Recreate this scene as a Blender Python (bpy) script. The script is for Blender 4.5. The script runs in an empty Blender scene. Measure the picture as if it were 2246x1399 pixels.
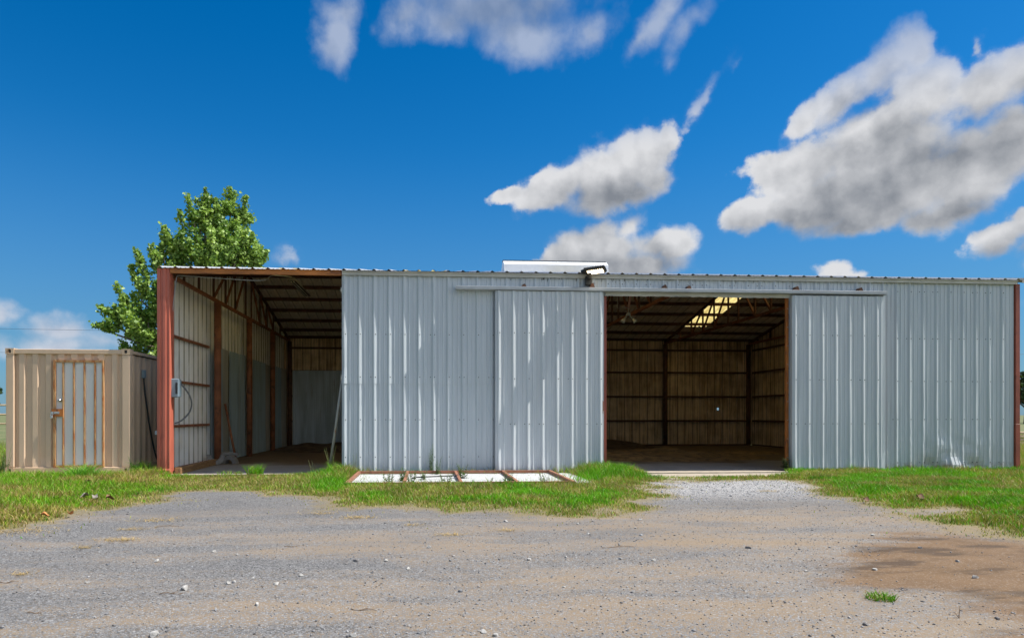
import bpy, math, random
import numpy as np
from mathutils import Vector, Matrix
random.seed(7); RNG = np.random.default_rng(11)
scene = bpy.context.scene
COL = scene.collection
R = math.radians
# ------------------------------------------------------------------ real sizes (metres); x along the barn front, y into the barn, z up
W, D, HE, PITCH_ROOF = 18.457, 11.90, 4.186, 0.2083
CAM = (5.3747, -13.8362, 1.2236); YAW = 0.0678

def zr(y):                       # height of the roof sheet over depth y
    return HE + 0.01 + PITCH_ROOF * min(y, D - y)

# ------------------------------------------------------------------ object helpers
def tag(o, label=None, cat=None, group=None, kind=None):
    if label: o['label'] = label
    if cat: o['category'] = cat
    if group: o['group'] = group
    if kind: o['kind'] = kind
    return o
def empty(name, loc=(0, 0, 0), rz=0.0, parent=None):
    o = bpy.data.objects.new(name, None); COL.objects.link(o)
    o.location = loc; o.rotation_euler = (0, 0, rz); o.empty_display_size = 0.2
    if parent: o.parent = parent
    return o
def copy_tree(o, parent=None):
    c = o.copy(); COL.objects.link(c)
    if parent: c.parent = parent
    for ch in [q for q in o.children]: copy_tree(ch, c)
    return c

class MB:
    def __init__(s): s.v = []; s.f = []; s.m = []
    def add(s, vs, fs, m=0):
        b = len(s.v); s.v.extend([tuple(q) for q in vs])
        for f in fs: s.f.append(tuple(b + i for i in f)); s.m.append(m)
    def box(s, x0, x1, y0, y1, z0, z1, m=0, bev=0.0):
        if bev <= 0:
            s.add([(x0,y0,z0),(x1,y0,z0),(x1,y1,z0),(x0,y1,z0),(x0,y0,z1),(x1,y0,z1),(x1,y1,z1),(x0,y1,z1)],
                  [(0,3,2,1),(4,5,6,7),(0,1,5,4),(1,2,6,5),(2,3,7,6),(3,0,4,7)], m); return
        b = bev                                            # chamfered top and side edges
        def ring(ix, z): return [(x0+ix+b,y0+ix,z),(x1-ix-b,y0+ix,z),(x1-ix,y0+ix+b,z),(x1-ix,y1-ix-b,z),(x1-ix-b,y1-ix,z),(x0+ix+b,y1-ix,z),(x0+ix,y1-ix-b,z),(x0+ix,y0+ix+b,z)]
        rs = ring(b, z0) + ring(0, z0+b) + ring(0, z1-b) + ring(b, z1)
        fs = [tuple(range(7,-1,-1)), tuple(range(24,32))]
        for k in range(3):
            for i in range(8):
                j = (i+1) % 8; fs.append((k*8+i, k*8+j, k*8+8+j, k*8+8+i))
        s.add(rs, fs, m)
    def bar(s, p, q, w, h, m=0, up=(0,0,1)):
        p, q = Vector(p), Vector(q); d = (q-p).normalized(); u = Vector(up)
        if abs(d.dot(u)) > .98: u = Vector((1,0,0))
        a = d.cross(u).normalized(); b = a.cross(d).normalized()
        vs = []
        for c in (p, q):
            for sx, sy in ((-1,-1),(1,-1),(1,1),(-1,1)): vs.append(c + a*sx*w/2 + b*sy*h/2)
        s.add(vs, [(0,3,2,1),(4,5,6,7),(0,1,5,4),(1,2,6,5),(2,3,7,6),(3,0,4,7)], m)
    def tube(s, pts, r, n=8, m=0, cap=True):
        pts = [Vector(p) for p in pts]; rs = r if isinstance(r, (list, tuple)) else [r]*len(pts)
        vs = []; prev = None
        for i, p in enumerate(pts):
            d = (pts[min(i+1, len(pts)-1)] - pts[max(i-1, 0)]).normalized()
            if prev is None:
                u = Vector((0,0,1)) if abs(d.z) < .9 else Vector((1,0,0)); a = d.cross(u).normalized()
            else:
                a = (prev - d*prev.dot(d)).normalized()
            prev = a; b = d.cross(a)
            for k in range(n):
                t = 2*math.pi*k/n; vs.append(p + (a*math.cos(t) + b*math.sin(t))*rs[i])
        fs = []
        for i in range(len(pts)-1):
            for k in range(n):
                j = (k+1) % n; fs.append((i*n+k, i*n+j, i*n+n+j, i*n+n+k))
        if cap: fs += [tuple(range(n-1,-1,-1)), tuple(range((len(pts)-1)*n, len(pts)*n))]
        s.add(vs, fs, m)
    def prism(s, poly, axis, a0, a1, m=0):                 # polygon (2-D) extruded along axis
        def p3(u, v, a):
            return {'x': (a,u,v), 'y': (u,a,v), 'z': (u,v,a)}[axis]
        n = len(poly); vs = [p3(u,v,a0) for u,v in poly] + [p3(u,v,a1) for u,v in poly]
        s.add(vs, [tuple(range(n-1,-1,-1)), tuple(range(n,2*n))] + [(i,(i+1)%n,n+(i+1)%n,n+i) for i in range(n)], m)
    def build(s, name, mats, parent=None, smooth=False, fix=True):
        me = bpy.data.meshes.new(name); me.from_pydata(s.v, [], s.f)
        if not isinstance(mats, (list, tuple)): mats = [mats]
        for q in mats: me.materials.append(q)
        me.polygons.foreach_set('material_index', s.m)
        if smooth: me.polygons.foreach_set('use_smooth', [True]*len(s.f))
        if fix:
            import bmesh
            bm = bmesh.new(); bm.from_mesh(me); bmesh.ops.recalc_face_normals(bm, faces=bm.faces); bm.to_mesh(me); bm.free()
        me.update()
        o = bpy.data.objects.new(name, me); COL.objects.link(o)
        if parent: o.parent = parent
        return o

def np_mesh(name, verts, faces_list, mat, tint=None, attrs=None, smooth=False, parent=None):
    """faces_list: arrays (n,k) of vertex ids; tint: (nv,3) colours"""
    me = bpy.data.meshes.new(name)
    verts = np.asarray(verts, np.float32); me.vertices.add(len(verts)); me.vertices.foreach_set('co', verts.ravel())
    loops = np.concatenate([f.ravel() for f in faces_list]).astype(np.int32)
    tot = np.concatenate([np.full(len(f), f.shape[1], np.int32) for f in faces_list])
    start = np.concatenate([[0], np.cumsum(tot)[:-1]]).astype(np.int32)
    me.loops.add(len(loops)); me.loops.foreach_set('vertex_index', loops)
    me.polygons.add(len(tot)); me.polygons.foreach_set('loop_start', start)
    try: me.polygons.foreach_set('loop_total', tot)
    except Exception: pass
    if smooth: me.polygons.foreach_set('use_smooth', np.ones(len(tot), bool))
    if tint is not None:
        at = me.color_attributes.new('tint', 'FLOAT_COLOR', 'POINT')
        c = np.ones((len(verts), 4), np.float32); c[:, :3] = tint; at.data.foreach_set('color', c.ravel())
    for k, v in (attrs or {}).items():
        at = me.attributes.new(k, 'FLOAT', 'POINT'); at.data.foreach_set('value', np.asarray(v, np.float32))
    me.update(calc_edges=True); me.validate()
    me.materials.append(mat)
    o = bpy.data.objects.new(name, me); COL.objects.link(o)
    if parent: o.parent = parent
    return o

# ------------------------------------------------------------------ material helpers
class NT:
    def __init__(s, tree): s.t = tree; s.n = tree.nodes; s.l = tree.links
    def set(s, sock, v):
        if v is None: return
        if hasattr(v, 'is_output'): s.l.new(v, sock)
        else:
            if hasattr(sock, 'default_value') and isinstance(v, (tuple, list)) and len(v) == 3 and len(sock.default_value) == 4: v = (*v, 1)
            sock.default_value = v
    def math(s, op, a, b=None, c=None, clamp=False):
        n = s.n.new('ShaderNodeMath'); n.operation = op; n.use_clamp = clamp
        for i, v in enumerate((a, b, c)):
            if v is not None: s.set(n.inputs[i], v)
        return n.outputs[0]
    def vmath(s, op, a, b=None, sc=None):
        n = s.n.new('ShaderNodeVectorMath'); n.operation = op; s.set(n.inputs[0], a)
        if b is not None: s.set(n.inputs[1], b)
        if sc is not None: s.set(n.inputs['Scale'], sc)
        return n.outputs['Value'] if op in ('LENGTH', 'DOT_PRODUCT', 'DISTANCE') else n.outputs[0]
    def mix(s, fac, a, b, blend='MIX'):
        n = s.n.new('ShaderNodeMix'); n.data_type = 'RGBA'; n.blend_type = blend; n.clamp_factor = True
        s.set(n.inputs['Factor'], fac); s.set(n.inputs['A'] if False else n.inputs[6], a); s.set(n.inputs[7], b)
        return n.outputs[2]
    def noise(s, vec, scale, detail=3, rough=.55, color=False, dist=0.0):
        n = s.n.new('ShaderNodeTexNoise'); s.set(n.inputs['Vector'], vec)
        n.inputs['Scale'].default_value = scale; n.inputs['Detail'].default_value = detail; n.inputs['Roughness'].default_value = rough; n.inputs['Distortion'].default_value = dist
        return n.outputs['Color' if color else 'Fac']
    def voro(s, vec, scale, out='Color', feature='F1'):
        n = s.n.new('ShaderNodeTexVoronoi'); n.feature = feature; s.set(n.inputs['Vector'], vec); n.inputs['Scale'].default_value = scale
        return n.outputs[out]
    def ss(s, v, a, b, lo=0.0, hi=1.0):                    # smoothstep
        n = s.n.new('ShaderNodeMapRange'); n.interpolation_type = 'SMOOTHSTEP'; s.set(n.inputs[0], v)
        n.inputs[1].default_value = a; n.inputs[2].default_value = b; n.inputs[3].default_value = lo; n.inputs[4].default_value = hi
        return n.outputs[0]
    def scale(s, vec, xyz): return s.vmath('MULTIPLY', vec, xyz)
    def obj(s):
        return s.n.new('ShaderNodeTexCoord').outputs['Object']
    def pos(s): return s.n.new('ShaderNodeNewGeometry').outputs['Position']
    def sep(s, v):
        n = s.n.new('ShaderNodeSeparateXYZ'); s.set(n.inputs[0], v); return n.outputs
    def attr(s, name, out='Color'):
        n = s.n.new('ShaderNodeAttribute'); n.attribute_name = name; return n.outputs[out]
    def bump(s, h, strength=.3, dist=.01):
        n = s.n.new('ShaderNodeBump'); n.inputs['Strength'].default_value = strength; n.inputs['Distance'].default_value = dist; s.set(n.inputs['Height'], h)
        return n.outputs[0]
def new_mat(name):
    m = bpy.data.materials.new(name); m.use_nodes = True; nt = NT(m.node_tree)
    bs = m.node_tree.nodes['Principled BSDF']
    return m, nt, bs
def mat(name, col, rough=.6, metal=0.0, var=.18, scale=6.0, dark=None, dark_amt=(.55, .75), stretch=(1,1,1), bump=0.0, bscale=40, spec=None):
    """base colour varied by noise; optional second colour in noise patches"""
    m, N, bs = new_mat(name); p = N.scale(N.pos(), stretch)
    n1 = N.noise(p, scale, 5)
    c = N.mix(N.ss(n1, .3, .7), tuple(q*(1-var) for q in col), tuple(min(1, q*(1+var)) for q in col))
    if dark is not None:
        n2 = N.noise(N.vmath('ADD', p, (7.3, 1.1, 3.7)), scale*1.7, 8, .65)
        c = N.mix(N.ss(n2, *dark_amt), c, dark)
    N.set(bs.inputs['Base Color'], c); bs.inputs['Roughness'].default_value = rough; bs.inputs['Metallic'].default_value = metal
    if spec is not None: bs.inputs['Specular IOR Level'].default_value = spec
    if bump: N.set(bs.inputs['Normal'], N.bump(N.noise(p, bscale, 4), bump, .005))
    return m

def sheet_mat(name, outc, inc, in_dirt, in_amt=(.42,.7), out_rough=.38, drip=False, rust_base=False, in_rough=.6, rib_shade=None):
    """painted sheet metal: one colour outside, another (dirtier) inside"""
    m, N, bs = new_mat(name); p = N.pos(); x, y, z = N.sep(p)
    st = N.noise(N.scale(p, (9, 9, .5)), 1.0, 6, .6)           # vertical streaks
    bl = N.noise(p, .7, 4)
    o = N.mix(N.ss(st, .3, .75), tuple(q*.93 for q in outc), tuple(min(1, q*1.05) for q in outc))
    o = N.mix(N.ss(bl, .55, .8, 0, .35), o, tuple(q*.82 for q in outc))
    sp = N.noise(p, 55, 2); o = N.mix(N.ss(sp, .735, .76, 0, .7), o, (.10, .09, .08))
    if drip:                                                  # mildew drips under the eave trim, thickest near the lamp
        d = N.noise(N.scale(p, (26, 1, 5.5)), 1.0, 3, .6)
        zone = N.math('MULTIPLY', N.ss(z, 3.93, 4.07), N.math('ADD', N.math('MULTIPLY', N.ss(x, 6.2, 8.4), N.ss(x, 13.8, 10.0)), .12))
        o = N.mix(N.math('MULTIPLY', N.ss(d, .60, .64), N.math('MINIMUM', N.math('MULTIPLY', zone, 1.3), 1.0)), o, (.025, .024, .022))
    if rust_base:
        b = N.math('MULTIPLY', N.ss(z, .22, .06), N.ss(N.noise(N.scale(p, (5,5,8)), 1, 5, .65), .42, .66))
        o = N.mix(b, o, (.19, .09, .045))
        o = N.mix(N.math('MULTIPLY', N.ss(z, .7, .05, 0, .38), N.ss(bl, .35, .7)), o, (.30, .26, .19))
    s2 = N.noise(N.scale(p, (14, 14, .7)), 1.0, 6, .65); s3 = N.noise(p, 1.3, 6, .6)
    i = N.mix(N.ss(N.math('ADD', N.math('MULTIPLY', s2, .55), N.math('MULTIPLY', s3, .45)), *in_amt), inc, in_dirt)
    if rib_shade:                                                # rib relief painted in: a shaded line and a lit strip along every rib
        ax_, o_, amt = rib_shade; u = N.math('FRACT', N.math('DIVIDE', N.math('SUBTRACT', (x, y, z)[ax_], o_), .3048))
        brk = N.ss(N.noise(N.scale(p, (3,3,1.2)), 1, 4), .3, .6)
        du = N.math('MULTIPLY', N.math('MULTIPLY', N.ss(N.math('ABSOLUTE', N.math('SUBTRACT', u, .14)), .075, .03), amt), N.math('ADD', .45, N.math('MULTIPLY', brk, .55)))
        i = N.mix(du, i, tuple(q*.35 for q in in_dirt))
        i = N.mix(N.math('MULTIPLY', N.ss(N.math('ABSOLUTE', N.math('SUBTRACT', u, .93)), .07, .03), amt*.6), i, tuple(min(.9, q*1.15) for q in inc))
    g = N.n.new('ShaderNodeNewGeometry').outputs['Backfacing']
    N.set(bs.inputs['Base Color'], N.mix(g, o, i))
    N.set(bs.inputs['Roughness'], N.math('ADD', out_rough, N.math('MULTIPLY', g, in_rough-out_rough)))
    return m

M = {}
M['white_sheet'] = sheet_mat('white_sheet', (.455,.50,.525), (.78,.72,.56), (.45,.37,.24), drip=True)
M['white_sheet_low'] = sheet_mat('white_sheet_low', (.455,.50,.525), (.78,.72,.56), (.45,.37,.24), rust_base=True, drip=True)
M['door_sheet'] = sheet_mat('door_sheet', (.48,.515,.535), (.78,.72,.56), (.45,.37,.24))
M['left_sheet'] = sheet_mat('left_sheet', (.6,.64,.67), (.88,.88,.85), (.68,.62,.47), in_amt=(.46,.76), rib_shade=(1, .15, .95))
M['back_sheet'] = sheet_mat('back_sheet', (.6,.64,.67), (.78,.59,.375), (.34,.225,.12), in_amt=(.38,.62), rib_shade=(0, 15.32, .8))
M['right_sheet'] = sheet_mat('right_sheet', (.5,.54,.57), (.78,.59,.375), (.34,.225,.12), in_amt=(.38,.62), rib_shade=(1, .15, .8))
M['roof_sheet'] = sheet_mat('roof_sheet', (.42,.43,.44), (.78,.71,.58), (.50,.42,.31), in_amt=(.45,.75), rib_shade=(0, 4.029, .5), out_rough=.35)
M['trim'] = mat('cream_trim', (.42,.41,.36), .5, var=.1, scale=3, dark=(.12,.11,.09), dark_amt=(.66,.76), stretch=(1,1,.5))
M['track'] = mat('track_paint', (.30,.325,.345), .45, var=.12, scale=2.5, dark=(.28,.25,.22), dark_amt=(.62,.8))
M['flash'] = mat('blue_grey_flashing', (.47,.54,.60), .45, var=.1, scale=3)
M['red'] = mat('faded_red_paint', (.47,.125,.078), .5, var=.15, scale=2.2, dark=(.27,.065,.035), dark_amt=(.55,.72), stretch=(1,1,.35))
M['red_dark'] = mat('oxide_red_paint', (.25,.055,.028), .5, var=.15, scale=3, dark=(.13,.03,.015), dark_amt=(.55,.75))
M['rust'] = mat('rusty_steel', (.24,.085,.035), .75, var=.25, scale=4, dark=(.075,.03,.016), dark_amt=(.5,.7), bump=.2)
M['rust_dark'] = mat('dark_rusty_steel', (.10,.042,.022), .8, var=.25, scale=4, dark=(.035,.018,.012), dark_amt=(.5,.7))
M['rust_orange'] = mat('orange_rust', (.40,.13,.025), .7, var=.25, scale=9, dark=(.17,.06,.025), dark_amt=(.5,.66), stretch=(1,1,.3), bump=.2)
M['bar_rust'] = mat('rust_streaked_cream_bar', (.46,.27,.12), .7, var=.2, scale=9, dark=(.36,.12,.03), dark_amt=(.44,.6), stretch=(1,1,.3), bump=.2)
M['eave_rust'] = mat('rusted_eave_channel', (.42,.15,.035), .7, var=.25, scale=3, dark=(.13,.05,.025), dark_amt=(.5,.68), stretch=(.5,1,3), bump=.2)
M['tan'] = mat('tan_paint', (.62,.445,.30), .55, var=.06, scale=1.5, dark=(.25,.165,.10), dark_amt=(.66,.84), stretch=(1,1,.5), bump=.04, bscale=6)
M['tan_rust'] = mat('tan_paint_rust', (.56,.40,.26), .6, var=.1, scale=3, dark=(.26,.10,.03), dark_amt=(.62,.72), stretch=(1,1,.4))
M['door_white'] = mat('white_door_paint', (.70,.68,.64), .45, var=.05, scale=1.2, dark=(.42,.36,.28), dark_amt=(.66,.85), stretch=(2,1,.4))
M['concrete'] = mat('pale_concrete', (.33,.285,.225), .85, var=.14, scale=5, dark=(.26,.22,.17), dark_amt=(.58,.8), bump=.25, bscale=90)
M['lining_a'] = mat('galvanised_lining', (.38,.51,.60), .5, .15, var=.14, scale=1.6, dark=(.17,.15,.13), dark_amt=(.55,.8), stretch=(3,3,.4))
M['lining_b'] = mat('dull_galvanised_lining', (.42,.43,.40), .5, .15, var=.14, scale=1.6, dark=(.13,.11,.09), dark_amt=(.55,.8), stretch=(3,3,.4))
M['corr'] = mat('weathered_corrugated_iron', (.42,.49,.54), .5, .15, var=.2, scale=1.2, dark=(.15,.075,.04), dark_amt=(.60,.78), stretch=(4,1,.4))
M['lie_white'] = mat('white_enamel_sheet', (.47,.48,.475), .4, var=.05, scale=2, dark=(.5,.47,.4), dark_amt=(.66,.85))
M['wood'] = mat('weathered_timber', (.27,.15,.06), .8, var=.25, scale=3, dark=(.12,.06,.028), dark_amt=(.5,.72), stretch=(5,1,5), bump=.3)
M['black'] = mat('black_plastic', (.02,.02,.021), .5, var=.1)
M['conduit'] = mat('grey_conduit', (.30,.31,.31), .5, .2, var=.1)
M['dark_grey'] = mat('dark_lamp_housing', (.035,.033,.03), .5, .3, var=.1)
M['box_grey'] = mat('grey_blue_enamel', (.22,.29,.33), .45, var=.07, scale=5)
M['steel'] = mat('bright_steel', (.55,.55,.54), .35, .9, var=.08)
M['block'] = mat('cast_grey_concrete', (.22,.205,.18), .9, var=.18, scale=12, dark=(.17,.15,.13), dark_amt=(.55,.75), bump=.3)
M['grey_wood'] = mat('grey_galvanised_pole', (.33,.33,.28), .6, var=.2, scale=4, dark=(.30,.15,.06), dark_amt=(.64,.72), stretch=(1,1,.3))
M['bark'] = mat('tree_bark', (.16,.13,.10), .9, var=.3, scale=8, stretch=(1,1,.3), bump=.5)
M['rock'] = mat('pale_limestone', (.33,.32,.30), .9, var=.25, scale=30, bump=.4, bscale=80)
M['rock_dark'] = mat('dark_stone', (.16,.15,.145), .9, var=.25, scale=30, bump=.4, bscale=80)
M['twig'] = mat('dry_twig_wood', (.14,.095,.06), .9, var=.3, scale=30)
M['bulb_glass'] = mat('flood_bulb_glass', (.55,.55,.5), .15, var=.05)
M['board'] = mat('weathered_boards', (.42,.32,.2), .85, var=.25, scale=6, stretch=(.5,5,5))
M['wire'] = mat('power_cable', (.03,.03,.035), .6, var=.05)
def emis(name, col, st):
    m, N, bs = new_mat(name); bs.inputs['Base Color'].default_value = (*col, 1); bs.inputs['Emission Color'].default_value = (*col, 1); bs.inputs['Emission Strength'].default_value = st
    return m
M['led'] = emis('lit_led_panel', (1.0,.80,.52), 5)
def leafy(name, trans=.35, rough=.55, mul=1.0):
    m, N, bs = new_mat(name); c = N.attr('tint')
    N.set(bs.inputs['Base Color'], c); bs.inputs['Roughness'].default_value = rough; bs.inputs['Specular IOR Level'].default_value = .3
    t = N.n.new('ShaderNodeBsdfTranslucent'); N.set(t.inputs['Color'], N.mix(1.0, c, (1.0,1.05,.55), 'MULTIPLY'))
    mx = N.n.new('ShaderNodeMixShader'); mx.inputs[0].default_value = trans
    N.l.new(bs.outputs[0], mx.inputs[1]); N.l.new(t.outputs[0], mx.inputs[2])
    N.l.new(mx.outputs[0], m.node_tree.nodes['Material Output'].inputs['Surface'])
    return m
M['blade'] = leafy('grass_blade', .3, .5)
M['leaf'] = leafy('tree_leaf', .32, .42)
M['straw'] = leafy('dry_straw', .15, .8)
# translucent fibreglass skylight
m, N, bs = new_mat('yellowed_fibreglass')
c = N.mix(N.ss(N.noise(N.scale(N.pos(), (9,1.2,1)), 1, 5), .35, .65), (.80,.64,.25), (.50,.38,.13))
t = N.n.new('ShaderNodeBsdfTranslucent'); N.set(t.inputs['Color'], c)
N.set(bs.inputs['Base Color'], c)
mx = N.n.new('ShaderNodeMixShader'); mx.inputs[0].default_value = .6
N.l.new(bs.outputs[0], mx.inputs[1]); N.l.new(t.outputs[0], mx.inputs[2]); N.l.new(mx.outputs[0], m.node_tree.nodes['Material Output'].inputs['Surface'])
M['fibre'] = m
# ------------------------------------------------------------------ corrugated sheets
def rprofile(L, off=0.0, pitch=.3048):
    pts = [(0.0, 0.0)]
    k = -1
    while True:
        c = off + k*pitch
        if c - .05 > L: break
        for u, n in ((c-.044,0),(c-.012,.032),(c+.004,.032),(c+.052,0),(c+.092,0),(c+.100,.010),(c+.106,.010),(c+.123,0),(c+.186,0),(c+.194,.008),(c+.200,.008),(c+.215,0)):
            if .004 < u < L-.004: pts.append((u, n))
        k += 1
    pts.append((L, 0.0)); return pts
def sheet(name, mats, parent, prof, rows, fn, flip=False, jit=0.0015, dent=None, screws=(), sn=-1, seed=1, holes=(), smat=None):
    """rows: t values; fn(u,n,t)->point.  Screws are small heads in the same mesh."""
    rng = random.Random(seed); mb = MB(); nu, nr = len(prof), len(rows)
    jt = [[rng.uniform(-jit, jit) for _ in range(nu)] for _ in range(nr)]
    for r, t in enumerate(rows):
        for i, (u, n) in enumerate(prof):
            d = jt[r][i] if 0 < i < nu-1 else 0
            if dent: d += dent(u, t)
            mb.v.append(fn(u, n + d, t))
    for r in range(nr-1):
        for i in range(nu-1):
            uc, tc = (prof[i][0]+prof[i+1][0])/2, (rows[r]+rows[r+1])/2
            if any(a < uc < b and c_ < tc < d_ for a, b, c_, d_ in holes): continue
            q = (r*nu+i, r*nu+i+1, (r+1)*nu+i+1, (r+1)*nu+i)
            mb.f.append(q[::-1] if flip else q); mb.m.append(0)
    for t in screws:
        for i, (u, n) in enumerate(prof):
            if n > .03 and prof[i-1][1] > .03:
                for du in (.0, -.09) if rng.random() < .25 else (.0,):
                    uu = u + .018 + du + rng.uniform(-.004, .004); nn = .021 if du == 0 else .0
                    a = [fn(uu+dx, nn+.006, t+dz) for dx, dz in ((-.008,-.008),(.008,-.008),(.008,.008),(-.008,.008))]
                    b = [fn(uu+dx*1.1, nn-.008, t+dz*1.1) for dx, dz in ((-.008,-.008),(.008,-.008),(.008,.008),(-.008,.008))]
                    mb.add(b+a, [(4,5,6,7),(0,1,5,4),(1,2,6,5),(2,3,7,6),(3,0,4,7)], 1)
    return mb.build(name, [mats, smat or M['dark_grey']], parent, fix=False)

barn = empty('metal_barn', (0, 0, 0))
tag(barn, 'long low white ribbed metal barn with rust red framing and two open bays', 'barn')
Z_WT = HE - .03
def lin(a, b, n): return [a + (b-a)*i/(n-1) for i in range(n)]
# front wall: middle section in two lapped courses, header, right section
xa0, xa1, xo0, xo1, xb1 = 3.671, 9.15, 9.15, 13.20, 18.345
RIB0 = 4.029                                             # first rib centre
f_up = lambda x0: (lambda u, n, t: (x0+u, -n-.008, t))
f_lo = lambda x0: (lambda u, n, t: (x0+u, -n, t))
def off(x0, base=RIB0): return (base - x0) % .3048
L = xa1-xa0
def edge_dent(u, t): return (.03*math.sin(t*5)+.02)*max(0, 1-u/.12)*(1 if 1.6 < t < 2.4 else .15)
wall_mid = sheet('front_wall', M['white_sheet'], barn, rprofile(L, off(xa0)), [1.86]+lin(2.2, Z_WT, 5), f_up(xa0), screws=(2.0, 2.88), seed=3, dent=edge_dent)
sheet('front_wall', M['white_sheet'], barn, rprofile(L, off(xa0)), lin(.03, 1.90, 5), f_lo(xa0), screws=(.35, 1.12), seed=4, jit=.002)
sheet('front_wall_header', M['white_sheet'], barn, rprofile(xo1-xo0, off(xo0)), [3.73, 3.95, Z_WT], f_up(xo0), seed=5, screws=(3.98,))
def dentB(u, t):
    x = xo1+u; d = 0
    if t < .9 and 16.2 < x < 17.75:
        d = -.10*math.sin((x-16.2)*6.0+3*t)*(1-t/.9)**1.6*(.6+.4*math.sin(t*13))*min(1, (x-16.2)/.15, (17.75-x)/.15)
    if t < 1.6: d += .004*math.sin(x*9.1+t*2.3)*(1-t/1.6)
    return d
profB = [(min(max(u,0),xb1-xo1), n) for u, n in rprofile(xb1-xo1, off(xo1, 15.621))]
sheet('front_wall', M['white_sheet_low'], barn, profB, lin(.045, 1.0, 12)+lin(1.4, Z_WT, 6), f_lo(xo1), dent=dentB, screws=(.18, 1.12, 1.95, 2.88, 3.9), seed=6, jit=.0025)
# other walls (outside white, inside cream)
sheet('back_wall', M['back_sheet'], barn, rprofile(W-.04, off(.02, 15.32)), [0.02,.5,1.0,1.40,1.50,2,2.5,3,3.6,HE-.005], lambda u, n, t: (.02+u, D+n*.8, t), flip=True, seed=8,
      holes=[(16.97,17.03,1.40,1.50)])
def gable(xf, nm, mt, flip, gap, seed):
    prof = rprofile(D, .15)
    if 5.95 not in [p[0] for p in prof]: prof.append((5.95, 0.0)); prof.sort()
    return sheet(nm, mt, barn, prof, lin(0, 1, 7), lambda u, n, t: (xf(n), min(max(u, .0), D), .03 + t*(zr(u)-gap-.03)), flip=flip, seed=seed)
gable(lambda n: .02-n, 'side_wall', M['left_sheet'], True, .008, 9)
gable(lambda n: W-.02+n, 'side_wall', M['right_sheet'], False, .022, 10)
# roof: two slopes with a fibreglass panel let into the back one
roof = empty('roof', (0, 0, 0), parent=barn)
xr0, xr1 = -.03, 18.60
def roof_fn(u, n, t): return (xr0+u, t, HE+.01+PITCH_ROOF*min(t, D-t)+n*.98)
sk0, sk1, sky_y = 14.905, 15.862, 10.40
FILL_PANELS = [(1.7,2.6),(4.9,5.85),(9.0,9.95),(sk0,sk1)]        # unseen fibreglass panels added to the front slope to light the interior
prof_ = rprofile(xr1-xr0, off(xr0))
for a, b in FILL_PANELS:
    for q in (a, b):
        if all(abs(u-(q-xr0)) > .003 for u, n in prof_): prof_.append((q-xr0, 0.0))
prof_.sort()
sheet('front_slope', M['roof_sheet'], roof, prof_, [-.108, .9, 2.6, 4.3, 5.6, D/2], roof_fn, seed=11, jit=.0008, holes=[(a-xr0, b-xr0, .9, 5.6) for a, b in FILL_PANELS])
for a, b in FILL_PANELS: sheet('skylight', M['fibre'], roof, rprofile(b-a+.06, off(a-.03)), [.88, 3, 5.62], lambda u, n, t, a=a: roof_fn(u+a-.03-xr0, n+.006, t), seed=16, jit=.0008)  # added fill panels out of view, unlike the back-slope skylight
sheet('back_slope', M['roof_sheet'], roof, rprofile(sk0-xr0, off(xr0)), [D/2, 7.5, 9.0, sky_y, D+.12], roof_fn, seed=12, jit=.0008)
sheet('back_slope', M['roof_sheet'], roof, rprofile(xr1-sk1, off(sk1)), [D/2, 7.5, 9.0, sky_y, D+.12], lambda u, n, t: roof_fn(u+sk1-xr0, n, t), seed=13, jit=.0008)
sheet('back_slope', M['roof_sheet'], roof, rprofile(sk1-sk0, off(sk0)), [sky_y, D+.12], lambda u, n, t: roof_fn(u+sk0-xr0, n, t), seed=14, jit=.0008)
sk = sheet('skylight', M['fibre'], roof, rprofile(sk1-sk0+.06, off(sk0-.03)), [D/2+.2, 8, sky_y+.02], lambda u, n, t: roof_fn(u+sk0-.03-xr0, n+.006, t), seed=15, jit=.0008)
tag(sk, 'yellowed translucent fibreglass roof panel')
mb = MB(); mb.prism([(D/2-.32, zr(D/2-.32)+.03),(D/2, zr(D/2)+.045),(D/2+.32, zr(D/2+.32)+.03),(D/2+.32, zr(D/2-.32)+.022),(D/2, zr(D/2)+.037),(D/2-.32, zr(D/2-.32)+.022)], 'x', xr0, xr1)
mb.build('ridge_cap', M['roof_sheet'], roof)
mb = MB(); y0 = D/2
mb.prism([(y0-.33, 5.43),(y0-.33, 5.655),(y0-.12, 5.785),(y0-.12, 5.80),(y0+.12, 5.80),(y0+.12, 5.785),(y0+.33, 5.655),(y0+.33, 5.43)], 'x', 7.70, 10.82)
M['vent_white'] = mat('ridge_vent_white', (.74,.75,.77), .3, var=.04)
mb.build('ridge_vent', M['vent_white'], roof)
mb = MB(); mb.box(7.69, 10.80, y0-.13, y0+.13, 5.803, 5.818); mb.build('ridge_vent_cap', M['dark_grey'], roof)
# eave trim on the clad part, rust channel above the left bay, gable trim
mb = MB(); mb.box(3.68, 18.36, -.072, -.046, 4.086, 4.166); mb.box(3.68, 18.36, -.100, -.072, 4.148, 4.164)
mb.build('eave_trim', M['trim'], barn)
mb = MB(); mb.box(.25, 3.667, -.055, -.005, 4.075, 4.180); mb.box(.25, 3.667, -.005, .06, 4.155, 4.175)
mb.build('eave_channel', M['eave_rust'], barn)
mb = MB(); mb.bar((18.60, -.12, 4.165), (18.60, D/2, 4.165+PITCH_ROOF*(D/2+.12)), .02, .10); mb.box(18.44, 18.6, -.115, -.10, 4.11, 4.17)
mb.build('gable_trim', M['trim'], roof)
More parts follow.
